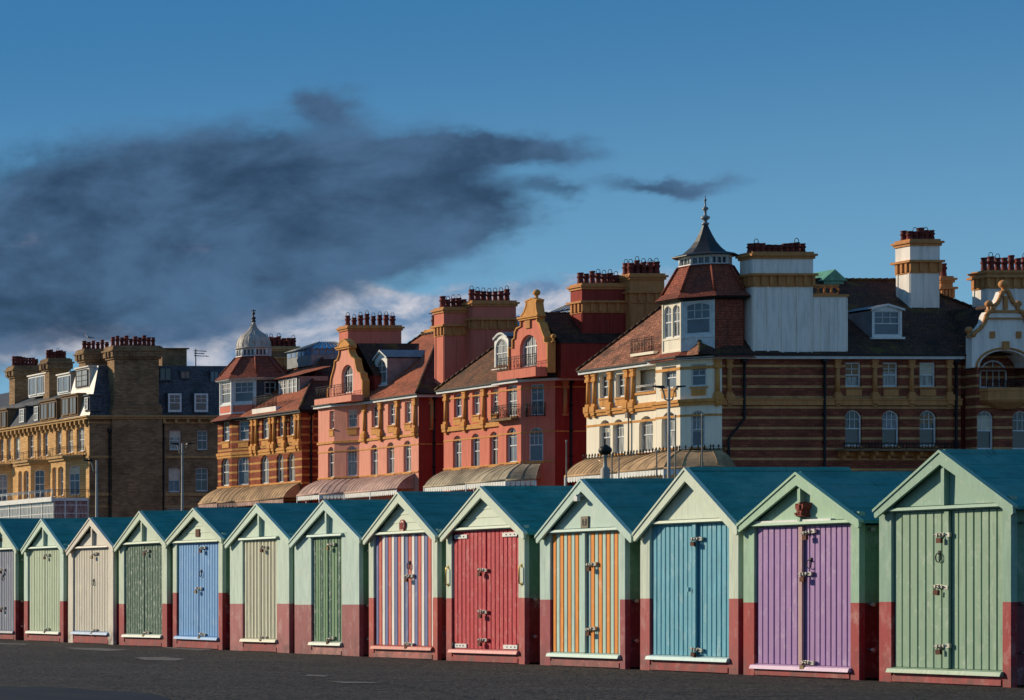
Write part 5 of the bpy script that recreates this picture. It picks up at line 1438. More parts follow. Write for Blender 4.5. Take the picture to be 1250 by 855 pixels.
dormer_arched(B, 0, 0, 406, 452, 0, ((0.55, fa(603.5, 0.55)), (0.55, fa(620.5, 0.55))), 3.2, 'arch')
chimney(B, sb(709.5, a4), sb(762, a4), a4-0.1, a4+1.1, ZE-0.5, zz(346, a4, 4), 'darkred', 'ochre2', npots=7, hood=0.5, neck=0.8, poth=0.85)
chimney(B, sb(769, a4-0.6), sb(810, a4-0.6), a4-0.6, a4+0.6, ZE-0.5, zz(334, a4-0.6, 7), 'ochre2', 'ochre2', npots=5, hood=0.7, rows=2, neck=0.8, poth=0.9)
skylight(B, 6.0, 12.0, (a4+a4f)/2-2.2, (a4+a4f)/2+2.2, 20.5, 22.1, 23.4)
downpipe(B, [(sb(696, a4), a4-0.12, 16.4), (sb(696, a4), a4-0.12, ZG)])

# B3
a3 = fa(511.0); a3f = fa(394.5, -0.6)
cch = 1.35; a3b = fa(414, -0.6)
B = Bld('mansion_block', 'salmon pink mansion block with a small ogee gable at its left end', 'building', a3, 0.0, TERR)
ce = (8, (a3+a3f)/2)
mb = MB()
chn = (-0.6+cch, a3b-cch)       # near end of the cant
wall(B, mb, (0, a3), (0, a3b-cch+0.6), ZG, ZE, ce, [
    op(453.5, 461.6, 495.5, 521.7, panel=1), op(473.5, 482, 493, 519, panel=1), op(494, 502, 490.6, 516.5, panel=1),
    op(452.3, 461, 543, 581.6, 0.45), op(472, 481.3, 540, 579, 0.45), op(492.5, 501.8, 538, 577, 0.45)], depth=0.26)
wall(B, mb, (-0.6, a3b), (0, a3b-0.6), ZG, ZE, ce)
wall(B, mb, (0.0, a3b-0.6), (0.005, a3b-cch+0.6), ZG, ZE, ce)
B.part('front_wall', mb, M['pink'])
# canted bay rebuilt as a projecting bay so the diagonal face is complete
mb = MB()
k0 = (-1.0, a3b); k1 = (0.0, a3b-1.35)
wall(B, mb, (-1.0, a3b), (-1.0, a3f), ZG, ZE, ce, [op(402.2, 410.3, 501.5, 524, panel=1), op(400.2, 410, 545.6, 583.5, 0.45)], depth=0.24)
wall(B, mb, (0.0, fa(438.5)), (-1.0, a3b), ZG, ZE, ce, [op(424, 436, 500, 522, panel=1, glass='glass_curtain'), op(422.6, 436, 544.8, 581.6, 0.4, bars=2, glass='glass_curtain')], depth=0.2)
wall(B, mb, (-1.0, a3f), (0, a3f+0.9), ZG, ZE, ce)
B.part('bay_wall', mb, M['pink'])
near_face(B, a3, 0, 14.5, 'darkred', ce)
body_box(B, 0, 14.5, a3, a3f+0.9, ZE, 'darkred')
outp = [(0, a3f+0.9), (-1.0, a3f), (-1.0, a3b), (0, fa(438.5)), (0, a3)]
mb = MB(); band(B, mb, outp, 13.42, 13.6, 0.1); band(B, mb, outp, 12.72, 12.82, 0.03); band(B, mb, outp, 10.62, 10.72, 0.06); band(B, mb, [(0, a3), (14.5, a3)], 12.72, 12.82, 0.03)
B.part('string_course', mb, M['ochre'])
for px in (446, 465.5, 486, 507.5): pilaster(B, (0, fa(px)), (0, 1), (-1, 0), 13.8, 16.32)
for b in (1.0,): pilaster(B, (b, a3), (1, 0), (0, -1), 13.6, 16.32, mat='ochre2', d=0.1, bracket=False)
gutter(B, outp+[(14.5, a3)], ZE, 0.42)
canopy(B, [(0, a3f+0.9), (-1.0, a3f), (-1.0, a3b), (0, fa(438.5)), (0, a3+0.5)], ZC, ZCO, 1.4, 'canopypink')
hiproof(B, -0.42, 14.6, a3-0.42, a3f+1.2, ZE+0.12, (6.6, a3+8.2), (6.6, a3f-1.5), 22.2, 'tile', 'tiledark')
bg3 = -0.35
gl3 = [(401,486),(401,474),(404,473),(405,462),(407,455),(409,447),(409.5,441),(412.5,439.5),(414.5,434),(415.5,426),(413.5,424.5),(413.5,422),(417,416.5),(420.5,414.5),(424.5,417),(428,422),(428,424.5),(426.5,426),(427.5,431),(430,436),(434,438.5),(434.5,443),(436,450),(437.5,454),(441,456),(442,462),(443.5,465),(443.5,486)]
g3 = gable_on_front(B, gl3, bg3, 0.42, 'pink', (416.8, 430.8, 446.5, 481), dict(rise=0.5, style='french', glass='glass_dark', sill=False), 424)
mb = MB(); ga, gb_ = fa(444, bg3), fa(401, bg3); gmid = (ga+gb_)/2
B.box(mb, bg3+1.0, 5.5, ga+0.2, gb_-0.2, ZE, 18.6); B.part('gable_return', mb, M['darkred'], parent=g3)
mb = MB(); B.face(mb, [(bg3+0.9, ga+0.1, 18.6), (6.6, ga+0.1, 18.6), (6.6, gmid, 21.4), (bg3+0.9, gmid, 21.4)]); B.face(mb, [(bg3+0.9, gmid, 21.4), (6.6, gmid, 21.4), (6.6, gb_-0.1, 18.6), (bg3+0.9, gb_-0.1, 18.6)]); B.part('roof', mb, M['tiledark'])
mb = MB(); B.box(mb, -1.35, bg3-0.01, ga, gb_+0.3, ZE+0.1, 17.1)
B.part('balcony', mb, M['pink']); railing(B, (-1.3, ga+0.05), (-1.3, gb_+0.25), 17.1, 0.95, mat='iron', gap=0.2)
ad = fa(464, 1.1)
dormer_arched(B, 0, 0, 427.5, 472, 0, ((1.1, fa(457.5, 1.1)), (1.1, fa(472.5, 1.1))), 4.2, 'gable', cheek='lead')
chimney(B, sb(541, a3), sb(575, a3), a3-0.1, a3+1.1, ZE-0.5, zz(375, a3, 3), 'coral', 'ochre2', npots=5, hood=0.7, neck=0.9)
chimney(B, sb(577, a3-0.8), sb(629, a3-0.8), a3-0.8, a3+0.4, ZE-1.5, zz(367, a3-0.8, 6), 'coral', 'ochre2', npots=7, hood=0.8, neck=0.9)
skylight(B, 7.5, 13.5, a3+4.5, a3+8.5, 20.5, 22.2, 23.3)
chimney(B, 8.4, 9.4, a3+9.5, a3+13.5, 20, 22.9, 'ochre', 'ochre', npots=5, hood=0.3, neck=0.1, fluted=False, poth=1.1)
downpipe(B, [(sb(529, a3), a3-0.12, 16.4), (sb(529, a3), a3-0.12, ZG)])

# B2
a2 = fa(368.5); aj = fa(305.5)
B = Bld('mansion_block', 'orange and cream striped brick mansion block with a grey domed turret', 'building', a2, 0.0, TERR)
pb = -0.7; a2b = fa(282.7, pb); a2f = fa(265.8, pb)
ce = (8, (a2+a2f)/2)
mb = MB()
wall(B, mb, (0, a2), (0, aj), ZG, ZE, ce, [
    op(319.5, 328, 511.6, 536, panel=1), op(339.5, 346, 510, 533, panel=1), op(352, 358.8, 508.5, 531.6, panel=1),
    op(317.8, 328, 556, 591, 0.45), op(337.4, 346.2, 554, 589.6, 0.45), op(350.7, 360, 552.7, 588.5, 0.45)], depth=0.26)
wall(B, mb, (0, aj), (pb, a2b), ZG, ZE, ce, [op(291, 303.6, 514, 538, panel=1, glass='glass_blue'), op(289.4, 303.6, 557.6, 592.5, 0.35, bars=2, glass='glass_blue')], depth=0.2)
wall(B, mb, (pb, a2b), (pb, a2f), ZG, ZE, ce, [op(271.5, 280, 515.5, 539, panel=1), op(270, 279.6, 559, 593.5, 0.45)], depth=0.24)
wall(B, mb, (pb, a2f), (0.5, a2f+1.2), ZG, ZE, ce)
wall(B, mb, (0, a2), (14.5, a2), ZG, ZE, ce)
B.part('front_wall', mb, M['stripe'])
body_box(B, 0, 14.5, a2, a2f+1.2, ZE, 'darkred')
outp = [(0.5, a2f+1.2), (pb, a2f), (pb, a2b), (0, aj), (0, a2)]
mb = MB(); band(B, mb, outp, 13.42, 13.66, 0.12); band(B, mb, outp, 13.2, 13.418, 0.06); band(B, mb, outp, 10.6, 10.75, 0.07)
B.part('string_course', mb, M['ochre'])
for px in (309.2, 313.8, 331, 335.4, 348.5, 362.2, 366.3): pilaster(B, (0, fa(px)), (0, 1), (-1, 0), 13.8, 16.32, w=0.32)
for b in (0.8, 2.6): pilaster(B, (b, a2), (1, 0), (0, -1), 13.6, 16.32, mat='ochre2', d=0.1, bracket=False)
gutter(B, outp+[(14.5, a2)], ZE, 0.42, mat='iron')
canopy(B, [(0.5, a2f+1.2), (pb, a2f), (pb, a2b), (0, aj), (0, a2+0.3)], 10.6, 9.35, 1.4, 'canopy', vmat='canopypink')
hiproof(B, -0.42, 14.6, a2-0.42, a2f+1.4, ZE+0.12, (6.6, a2+8.6), (6.6, a2f-3.0), 22.2, 'tile', 'tiledark')
tr = 2.45; tcb = pb+0.1+tr; tca = (a2b+a2f)/2
w = 2*tr*math.tan(math.pi/8)
turret(B, tcb, tca, tr, None, 17.0, 19.95, 22.0, 22.75, 'dome', {0: 'slate', 180: 'whitewood', 225: 'whitewood', 135: 'whitewood'},
       {180: one(w, 17.95, 19.75, 0, 'sash', 1, 'glass_dark'), 225: one(w, 17.95, 19.75, 0, 'sash', 2, 'glass_blue'), 270: [dict(u0=w*0.35, u1=w*0.85, v0=17.7, v1=19.7, rise=0, sill=False, bars=1)], 'rl': 1.2, 'dado': 0.75}, 'tilered', 'dome')
mb = MB(); s1, s2 = octo(tcb, tca, tr+0.03), octo(tcb, tca, tr+0.05)
mb.quadgrid([[B.P(b, a, 16.9) for b, a in s1], [B.P(b, a, 17.72) for b, a in s2]], 0, False, True); B.part('turret_apron', mb, M['coral'])
ab0, ab1 = fa(338, -0.1), fa(309, -0.1)
mb = MB(); B.box(mb, -0.2, 2.6, ab0, ab1, 16.75, 17.2); B.part('balcony_slab', mb, M['whiterender']); railing(B, (-0.15, ab0), (-0.15, ab1), 17.2, 1.05, gap=0.16)
# cut-back dormer between turret and slope
mb = MB(); d0, d1 = fa(366, 2.0), fa(341, 2.0)
B.box(mb, 1.95, 4.4, d0, d1, 17.6, 19.75, 0); B.part('dormer', mb, [M['lead']])
window_at(B, (1.95, d1), (0, -1), (-1, 0), 0.2, (d1-d0)*0.5, 18.15, 19.65, 0, -0.05, 'pair', 'glass_curtain'); window_at(B, (1.95, d1), (0, -1), (-1, 0), (d1-d0)*0.53, (d1-d0)-0.2, 18.15, 19.65, 0, -0.05, 'pair', 'glass_curtain')
mb = MB(); B.face(mb, [(1.6, d0-0.2, 19.78), (1.6, d1+0.9, 19.78), (5.0, d1+0.9, 20.9), (4.6, d0-0.2, 20.6)]); B.face(mb, [(1.6, d0-0.2, 19.77), (4.6, d0-0.2, 20.55), (5.0, d1+0.9, 20.85), (1.6, d1+0.9, 19.7)]); B.part('dormer_roof', mb, M['tile'])
chimney(B, sb(423.5, a2), sb(487.5, a2), a2-0.2, a2+1.1, ZE-1, zz(397.5, a2, 6), 'coral', 'ochre2', npots=8, hood=1.0, neck=1.25, poth=0.95)
a_ = a2+14; chimney(B, sb(328, a_), sb(365, a_), a_, a_+1.4, 20, zz(423, a_, 5), 'stonedark', 'stone', npots=6, rows=2, hood=0.3, neck=0.5, poth=0.9, fluted=False)
skylight(B, sb(369, a2+9), sb(420, a2+9), a2+7.5, a2+11.5, 21, zz(428, a2+9, 10), zz(417, a2+9, 10))
downpipe(B, [(sb(379, a2), a2-0.12, 16.4), (sb(379, a2), a2-0.12, ZG)])

# ================================================================== B1: pale brick terrace on the left
a1 = fa(109.0); a1f = a1+46
ZE1 = 18.75
B = Bld('brick_terrace', 'tan brick terrace with canted bays, slate mansard and tall chimneys at far left', 'building', a1, 0.0, TERR)
ce = (8, a1+20)
wins = []
for (l, r_, t, b) in ((93.5,103,528,551),(80.7,89,529.5,552),(68,75,531,553),(52.6,58.5,533,554),(45.5,50,534,555),(34,41,535,556.5),(17,24.5,537.5,558),(8,13,539,559),(-1,4.5,540,560)):
    wins.append(op(l, r_, t, b, 0.08, v0=15.5, v1=17.9, bars=1, sillmat='stone', glass=random.choice(['glass_dark','glass_curtain','glass_dark'])))
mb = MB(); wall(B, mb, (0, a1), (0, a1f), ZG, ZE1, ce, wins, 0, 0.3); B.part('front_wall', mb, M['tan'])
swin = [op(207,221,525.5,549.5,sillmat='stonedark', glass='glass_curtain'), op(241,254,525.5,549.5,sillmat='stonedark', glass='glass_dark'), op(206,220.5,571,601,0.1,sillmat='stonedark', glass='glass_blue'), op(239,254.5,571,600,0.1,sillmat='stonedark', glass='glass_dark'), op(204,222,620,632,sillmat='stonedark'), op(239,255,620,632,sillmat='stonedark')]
mb = MB(); wall(B, mb, (0, a1), (16, a1), ZG, ZE1, ce, swin, 0, 0.22); B.part('side_wall', mb, M['tanshade'])
body_box(B, 0, 16, a1, a1f, ZE1, 'tanshade')
mb = MB()
pth = [(0, a1f), (0, a1), (16, a1)]
band(B, mb, pth, ZE1, ZE1+0.16, 0.55); band(B, mb, pth, ZE1-0.2, ZE1-0.002, 0.4); band(B, mb, pth, ZE1-0.62, ZE1-0.45, 0.08)
for z_ in (14.75,): band(B, mb, pth, z_, z_+0.22, 0.1)
for z_ in (11.05,): band(B, mb, [(0, a1), (16, a1)], z_, z_+0.3, 0.12)
band(B, mb, [(0, a1), (16, a1)], 9.9, 10.1, 0.06)
B.part('cornice', mb, M['stone'])
mb = MB()
for k in range(46):
    a = a1+0.5+k*1.0; B.box(mb, -0.36, -0.001, a-0.13, a+0.13, ZE1-0.6, ZE1-0.202); B.box(mb, -0.2, -0.001, a-0.1, a+0.1, ZE1-0.9, ZE1-0.602)
for k in range(8):
    b = 7.3+k*1.15; B.box(mb, b-0.12, b+0.12, a1-0.34, a1-0.001, ZE1-0.6, ZE1-0.202)
B.box(mb, -0.06, -0.003, a1, a1+46, ZE1-0.55, ZE1-0.46); B.box(mb, 7.0, 15.8, a1-0.06, a1-0.003, ZE1-0.55, ZE1-0.46); B.part('corbel_course', mb, M['stone'])
# canted bays
bays = [(62, 79.5, 103), (33.5, 45.6, 59.6), (2, 7, 14)]
for i, (xf, xn, xc) in enumerate(bays):
    an = fa(xc); cant = 1.3
    af0 = an+cant; af1 = af0+3.3; pbb = -1.3
    mb = MB(); bc = (1, (af0+af1)/2)
    wall(B, mb, (0, an), (pbb, af0), ZG, 14.9, bc, [dict(u0=0.45, u1=1.5, v0=11.2, v1=14.1, rise=0.15, bars=1, sillmat='stone', glass='glass_blue')], 0, 0.2)
    wall(B, mb, (pbb, af0), (pbb, af1), ZG, 14.9, bc, [dict(u0=0.5, u1=1.7, v0=11.2, v1=14.1, rise=0.2, bars=1, sillmat='stone', glass='glass_curtain'), dict(u0=2.1, u1=3.0, v0=11.2, v1=14.1, rise=0.2, bars=1, sillmat='stone', glass='glass_dark')], 0, 0.35)
    wall(B, mb, (pbb, af1), (0, af1+cant), ZG, 14.9, bc)
    B.face(mb, [(0, an, 14.9), (0, af1+cant, 14.9), (pbb, af1, 14.9), (pbb, af0, 14.9)])
    B.part('bay_wall', mb, M['tan'])
    bp = [(0, af1+cant), (pbb, af1), (pbb, af0), (0, an)]
    mb = MB(); band(B, mb, bp, 14.9, 15.12, 0.4); band(B, mb, bp, 14.65, 14.898, 0.22); B.face(mb, [(0, af1+cant+0.3, 15.13), (pbb-0.4, af1+0.15, 15.13), (pbb-0.4, af0-0.15, 15.13), (0, an-0.35, 15.13)]); B.part('bay_cornice', mb, M['stone'])
    railing(B, (-0.1, an-0.1), (-1.45, af0), 15.14, 0.85, gap=0.3, scroll=False); railing(B, (-1.45, af0), (-1.45, af1), 15.14, 0.85, gap=0.3, scroll=False)
# long verandah with glazed front and white railing
mb = MB(); v0_, v1_ = a1+0.1, a1+40
B.box(mb, -3.6, -0.001, v0_, v1_, 10.55, 10.85, 0); B.box(mb, -3.75, -3.601, v0_-0.1, v1_, 10.5, 10.95, 0)
for k in range(16):
    a = v0_+k*2.6; B.box(mb, -3.5, -3.38, a, a+0.12, ZG, 10.549, 0)
    if k < 15:
        for q in range(1, 4): B.box(mb, -3.47, -3.41, a+0.12+q*0.62-0.02, a+0.12+q*0.62+0.03, 7.6, 10.1, 0)
        for zq in (7.6, 8.5, 9.3, 10.1): B.box(mb, -3.47, -3.41, a+0.12, a+2.6, zq, zq+0.07, 0)
for bq in (-3.5, -2.4, -1.3, -0.12): B.box(mb, bq, bq+0.12, v0_, v0_+0.12, ZG, 10.549, 0)
for zq in (7.6, 8.5, 9.3, 10.1): B.box(mb, -3.38, -0.1, v0_+0.02, v0_+0.1, zq, zq+0.07, 0)
B.box(mb, -3.45, -3.43, v0_+0.12, v1_, ZG, 10.5, 1); B.box(mb, -3.38, -0.1, v0_+0.05, v0_+0.07, ZG, 10.5, 1)
B.part('verandah', mb, [M['white'], M['glass_curtain']])
railing(B, (-3.6, v0_), (-3.6, v1_), 10.85, 0.8, mat='white', gap=1.3, scroll=False, r=0.035)
railing(B, (-3.6, v0_), (0, v0_), 10.85, 0.8, mat='iron', gap=0.3, scroll=False)
# mansard
def slope_face(mb, b0, z0, b1, z1, a0, a1_, m=0): B.face(mb, [(b0, a0, z0), (b0, a1_, z0), (b1, a1_, z1), (b1, a0, z1)][::-1], m)
zm = ZE1+0.16; zm2 = zm+5.0
hh = a1+10.2
mb = MB()
B.face(mb, [(0.1, a1+0.2, zm), (1.5, a1+1.3, zm2), (1.5, hh-4.2, zm2), (0.1, hh-4.2, zm)], 1)
B.face(mb, [(0.1, a1+0.2, zm), (16, a1+0.2, zm), (16, a1+1.3, zm2), (1.5, a1+1.3, zm2)], 0)
B.face(mb, [(1.5, a1+1.3, zm2), (16, a1+1.3, zm2), (16, hh, zm2), (1.5, hh, zm2)], 0)
B.part('mansard_roof', mb, [M['slate'], M['silver']])
mb = MB()
B.face(mb, [(0.1, hh-4.2, zm), (1.4, hh-4.2, zm+2.6), (1.4, a1f, zm+2.6), (0.1, a1f, zm)], 0)
B.face(mb, [(1.4, hh-4.2, zm+2.6), (6.5, hh-4.2, zm+5.0), (6.5, a1f, zm+5.0), (1.4, a1f, zm+2.6)], 0)
B.face(mb, [(6.5, hh-4.2, zm+5.0), (15, hh-4.2, zm+2.0), (15, a1f, zm+2.0), (6.5, a1f, zm+5.0)], 0)
B.face(mb, [(0.1, hh-4.2, zm), (15, hh-4.2, zm), (15, hh-4.2, zm+2.0), (6.5, hh-4.2, zm+5.0), (1.4, hh-4.2, zm+2.6)], 0)
B.part('roof', mb, M['slate'])
def roofbox(xl, xr, yt, yb, b, back, mat, style, name='dormer', glass='glass_blue', nwin=1, wmat='whitewood'):
    af, an = fa(xl, b), fa(xr, b); z1, z0 = zz(yt, an, b), zz(yb, an, b)
    z0 = z0; m_ = MB(); B.box(m_, b, b+back, an, af, z0, z1, 0); B.box(m_, b-0.15, b+back, an-0.12, af+0.12, z1, z1+0.14, 1)
    o = B.part(name, m_, [M[mat], M['whiterender' if mat == 'whitewood' else mat]])
    for k in range(nwin):
        u0 = 0.14+(af-an-0.2)*k/nwin; u1 = (af-an-0.2)*(k+1)/nwin-0.02
        window_at(B, (b, af), (0, -1), (-1, 0), u0, u1, z0+0.15, z1-0.15, 0, -0.06, style, glass, parent=o, single=True, frame=wmat)
    return o
roofbox(92.5, 109, 448, 473, 0.9, 1.5, 'silver', 'grid', nwin=1, wmat='slate', glass='glass_curtain')
roofbox(70.4, 86, 456, 480, 1.7, 3, 'whitewood', 'plain', nwin=1, glass='glass_blue')
roofbox(35, 57, 456, 482, 1.7, 3, 'whitewood', 'plain', nwin=2, glass='glass_blue')
roofbox(75, 95, 481.5, 507, 0.0, 2, 'stonedark', 'plain', nwin=2, glass='glass_dark', wmat='stonedark')
roofbox(49, 69, 488, 512, 0.0, 2, 'stonedark', 'plain', nwin=2, glass='glass_dark', wmat='stonedark')
roofbox(42, 48.5, 494, 515, 0.2, 2, 'slate', 'sash', glass='glass_curtain')
roofbox(24, 31.5, 497, 517, 0.2, 2, 'slate', 'sash', glass='glass_curtain')
roofbox(103.5, 109.5, 483, 502, 0.1, 1.2, 'slate', 'sash', glass='glass_curtain')
roofbox(-4, 9, 500, 523, 0.0, 2, 'stonedark', 'plain', nwin=2, glass='glass_dark', wmat='stonedark')
# side dormers in the slate
def sidebox(xl, xr, yt, yb, a, back, mat, frame, glass='glass_red', style='sash'):
    b0, b1 = sb(xl, a), sb(xr, a); z1, z0 = zz(yt, a, b0), zz(yb, a, b0); m_ = MB()
    B.box(m_, b0, b1, a, a+back, z0, z1, 0); o = B.part('dormer', m_, [M[mat]])
    window_at(B, (b0, a), (1, 0), (0, -1), 0.05, b1-b0-0.05, z0+0.05, z1-0.05, 0, -0.06, style, glass, parent=o, single=True, frame=frame, fw=0.17 if frame == 'whitewood' else 0.1)
sidebox(204, 221.5, 480, 504, a1+0.15, 1.6, 'slate', 'whitewood'); sidebox(236, 254, 480, 504, a1+0.15, 1.6, 'slate', 'whitewood')
sidebox(193.5, 210, 448, 466, a1+0.9, 2.5, 'slate', 'slate', 'glass_dark', 'plain'); sidebox(219, 233, 452, 464, a1+1.0, 2.5, 'slate', 'slate', 'glass_red', 'plain'); sidebox(255, 268, 452, 468, a1+1.0, 2.5, 'slate', 'slate', 'glass_blue', 'plain')
# chimney breast on the gable side and the party-wall stacks
def stack(b0, b1, aa, z0, z1, n, d=1.5, mat='tanshade', lit='tan'):
    m_ = MB(); B.box(m_, b0, b1, aa, aa+d, z0, z1-1.3, 0)
    for i, (e, za, zb) in enumerate(((0.15, z1-1.3, z1-1.1), (0.3, z1-1.1, z1-0.55), (0.42, z1-0.55, z1-0.4), (0.25, z1-0.4, z1-0.1), (0.12, z1-0.1, z1))):
        B.box(m_, b0-e, b1+e, aa-e, aa+d+e, za, zb, 0)
    for k in range(int((b1-b0)/0.6)):
        b = b0+0.3+k*0.6; B.box(m_, b-0.1, b+0.1, aa-0.36, aa-0.301, z1-1.05, z1-0.6, 0)
    for k in range(2):
        B.box(m_, b0-0.45, b0-0.301, aa+0.3+k*0.6, aa+0.5+k*0.6, z1-1.05, z1-0.6, 0); 
    o = B.part('chimney', m_, [M[mat]]); pots(B, o, b0, b1, aa, aa+d, z1, n, 1, 0.95, 0.05)
stack(sb(139.5, a1-0.2), sb(194, a1-0.2), a1-0.2, ZE1-2.5, zz(422.5, a1, 5), 10)
m_ = MB(); B.box(m_, sb(137, a1-0.3), sb(198, a1-0.3), a1-0.32, a1+0.3, ZG, ZE1+0.9); B.box(m_, sb(138, a1-0.3), sb(197, a1-0.3), a1-0.36, a1+0.3, ZE1+0.9, ZE1+1.2); B.part('chimney_breast', m_, M['tanshade'])
for (x0, x1, yt, n) in ((104, 137, 426, 6), (60, 84, 437.5, 6), (18, 50, 446.5, 8)):
    bb = 1.6; aa = None
    # the stack's near-left edge at b = 1.6 on its party wall
    aa = fa(x0, bb); stack(bb, sb(x1, aa), aa, zm, zz(yt, aa, bb), n, 1.4)
m_ = MB(); B.box(m_, sb(198, a1+5), sb(228, a1+5), a1+5, a1+8, zm2-0.5, zz(426.5, a1+5, 8)); B.box(m_, sb(197, a1+5), sb(230, a1+5), a1+4.8, a1+8.2, zz(426.5, a1+5, 8), zz(425, a1+5, 8)); B.part('lift_house', m_, M['tanshade'])
m_ = MB(); bq = sb(239, a1+4)
m_.tube([B.P(bq, a1+4, zm2-0.5), B.P(bq, a1+4, zz(426, a1+4, 9))], 0.05, 5)
for z_, l in ((zz(428, a1+4, 9), 1.1), (zz(431, a1+4, 9), 0.9), (zz(434, a1+4, 9), 1.3)):
    m_.tube([B.P(bq-0.2, a1+4, z_), B.P(bq+l, a1+4, z_-0.1)], 0.03, 4)
    for k in range(4): m_.tube([B.P(bq+l*k/4, a1+3.7, z_-0.05), B.P(bq+l*k/4, a1+4.3, z_-0.05)], 0.02, 4)
B.part('television_aerial', m_, M['iron'])
for px in (133, 199): downpipe(B, [(sb(px, a1), a1-0.12, ZE1-0.3 if px == 199 else 17.5), (sb(px, a1), a1-0.12, ZG)])

# ------------------------------------------------------------------ street furniture and gulls
def at(px, Y): return (Y*(px+VPX)/F, Y)
def lamp_post(label, px, ytop, Y, arms, r=0.085):
    x, y = at(px, Y); H = HC+(HY-ytop)*Y/F-0.12
    o = thing('lamp_post', label, 'lamp post', (x, y, 0.12))
    m_ = MB(); m_.lathe(0, 0, [(r*1.7, 0), (r*1.7, 1.1), (r*1.0, 1.25), (r*0.6, H)], 10); m_.build('post', M['lamp'], o)
    for s in arms:
        m_ = MB(); m_.tube([(0, 0, H-0.62), (s*0.16, 0, H-0.55), (s*0.24, 0, H-0.2), (s*0.32, 0, H-0.06)], 0.032, 6); ar = m_.build('arm', M['lamp'], o)
        m_ = MB(); m_.prism([(s*0.24, -0.13, H-0.08), (s*0.72, -0.06, H-0.01), (s*0.72, 0.06, H-0.01), (s*0.24, 0.13, H-0.08)], [(s*0.26, -0.09, H+0.03), (s*0.68, -0.03, H+0.04), (s*0.68, 0.03, H+0.04), (s*0.26, 0.09, H+0.03)]); m_.build('lamp_head', M['iron'], ar)
lamp_post('tall grey lamp post with two arms in front of the cream building', 816.5, 472, 112, (-1, 1))
lamp_post('pale lamp post with two arms before the tan brick side wall windows', 222.5, 541.5, 150, (-1, 1))
lamp_post('thin lamp post with one short arm beside the tan brick corner', 118, 562, 132, (-1,))
x, y = at(738.8, 70); Hh = HC+(HY-545)*70/F-0.12
o = thing('globe_lamp', 'short dark promenade lamp with a round head before the cream building', 'street lamp', (x, y, 0.12))
m_ = MB(); m_.lathe(0, 0, [(0.11, 0), (0.11, Hh-0.62), (0.05, Hh-0.55), (0.04, Hh-0.3), (0.09, Hh-0.27), (0.04, Hh-0.22)], 10); m_.build('post', M['lamp'], o)
m_ = MB(); m_.lathe(0, 0, [(0.05, Hh-0.24)]+[(0.15*math.sin(w)+0.01, Hh-0.11-0.13*math.cos(w)) for w in [math.pi*k/8 for k in range(1, 8)]]+[(0.07, Hh+0.02), (0.02, Hh+0.05)], 12); m_.build('lamp_head', M['black'], o)
for (px, yt, lab) in ((691.5, 540, 'bare thin pole before the coral building side wall'), (747, 557, 'thin grey pole immediately right of the globe lamp'), (755.5, 561, 'second thin grey pole to the right of the globe lamp'),
                      (801.5, 552, 'thin pole left of the tall twin lamp post'), (824.5, 509, 'tall thin pole just right of the twin lamp post'), (857, 508, 'tall thin pale pole before the turret side window')):
    Y = 100; x, y = at(px, Y); H = HC+(HY-yt)*Y/F-0.12
    m_ = MB(); m_.lathe(0, 0, [(0.04, 0), (0.035, 1), (0.022, H), (0.035, H+0.02), (0.035, H+0.06), (0.01, H+0.09)], 8)
    o = m_.build('flagpole', M['lamp']); o.location = (x, y, 0.12); o['label'] = lab; o['category'] = 'pole'; o['group'] = 'thin poles on the seafront lawn'
def gull(label, b, a, z, rz, s=1.0):
    m_ = MB()
    ctr = [(-0.30, 0.02, 0.012), (-0.2, 0.05, 0.035), (-0.08, 0.09, 0.08), (0.05, 0.12, 0.095), (0.14, 0.17, 0.07), (0.18, 0.23, 0.05), (0.215, 0.27, 0.055), (0.25, 0.27, 0.035), (0.29, 0.26, 0.012)]
    rows = []
    for x, z_, r in ctr: rows.append([(x, r*math.cos(2*math.pi*k/8), z_+0.08+r*math.sin(2*math.pi*k/8)) for k in range(8)])
    m_.quadgrid(rows[:7], 0, True, True); m_.quadgrid(rows[6:], 1, True, True)
    for sy in (-1, 1):
        m_.quadgrid([[(0.1, sy*0.085, 0.26), (0.06, sy*0.1, 0.17)], [(-0.1, sy*0.085, 0.21), (-0.12, sy*0.09, 0.13)], [(-0.36, sy*0.02, 0.1), (-0.36, sy*0.02, 0.09)]], 2)
        m_.tube([(0.02, sy*0.03, 0.12), (0.02, sy*0.03, 0.0)], 0.008, 4, 1)
    o = m_.build('gull', [M['whitewood'], M['ochre'], M['lead']]); x, y = wpos(b, a); o.location = (x, y, z); o.rotation_euler = (0, 0, rz); o.scale = (s*1.5,)*3
    o['label'] = label; o['category'] = 'seagull'
aa = fa(104, 1.6)
gull('white gull perched on the tan terrace chimney pots at far left', sb(109, aa+0.7), aa+0.7, zz(426, aa, 1.6)+0.95, 2.4)
gull('gull standing on small chimney pots, left of the pair behind the pink roof', 8.9, a3+13.1, 24.0, 0.3); gull('gull standing on small chimney pots, right of the pair behind the pink roof', 8.9, a3+10.2, 24.1, 0.3)
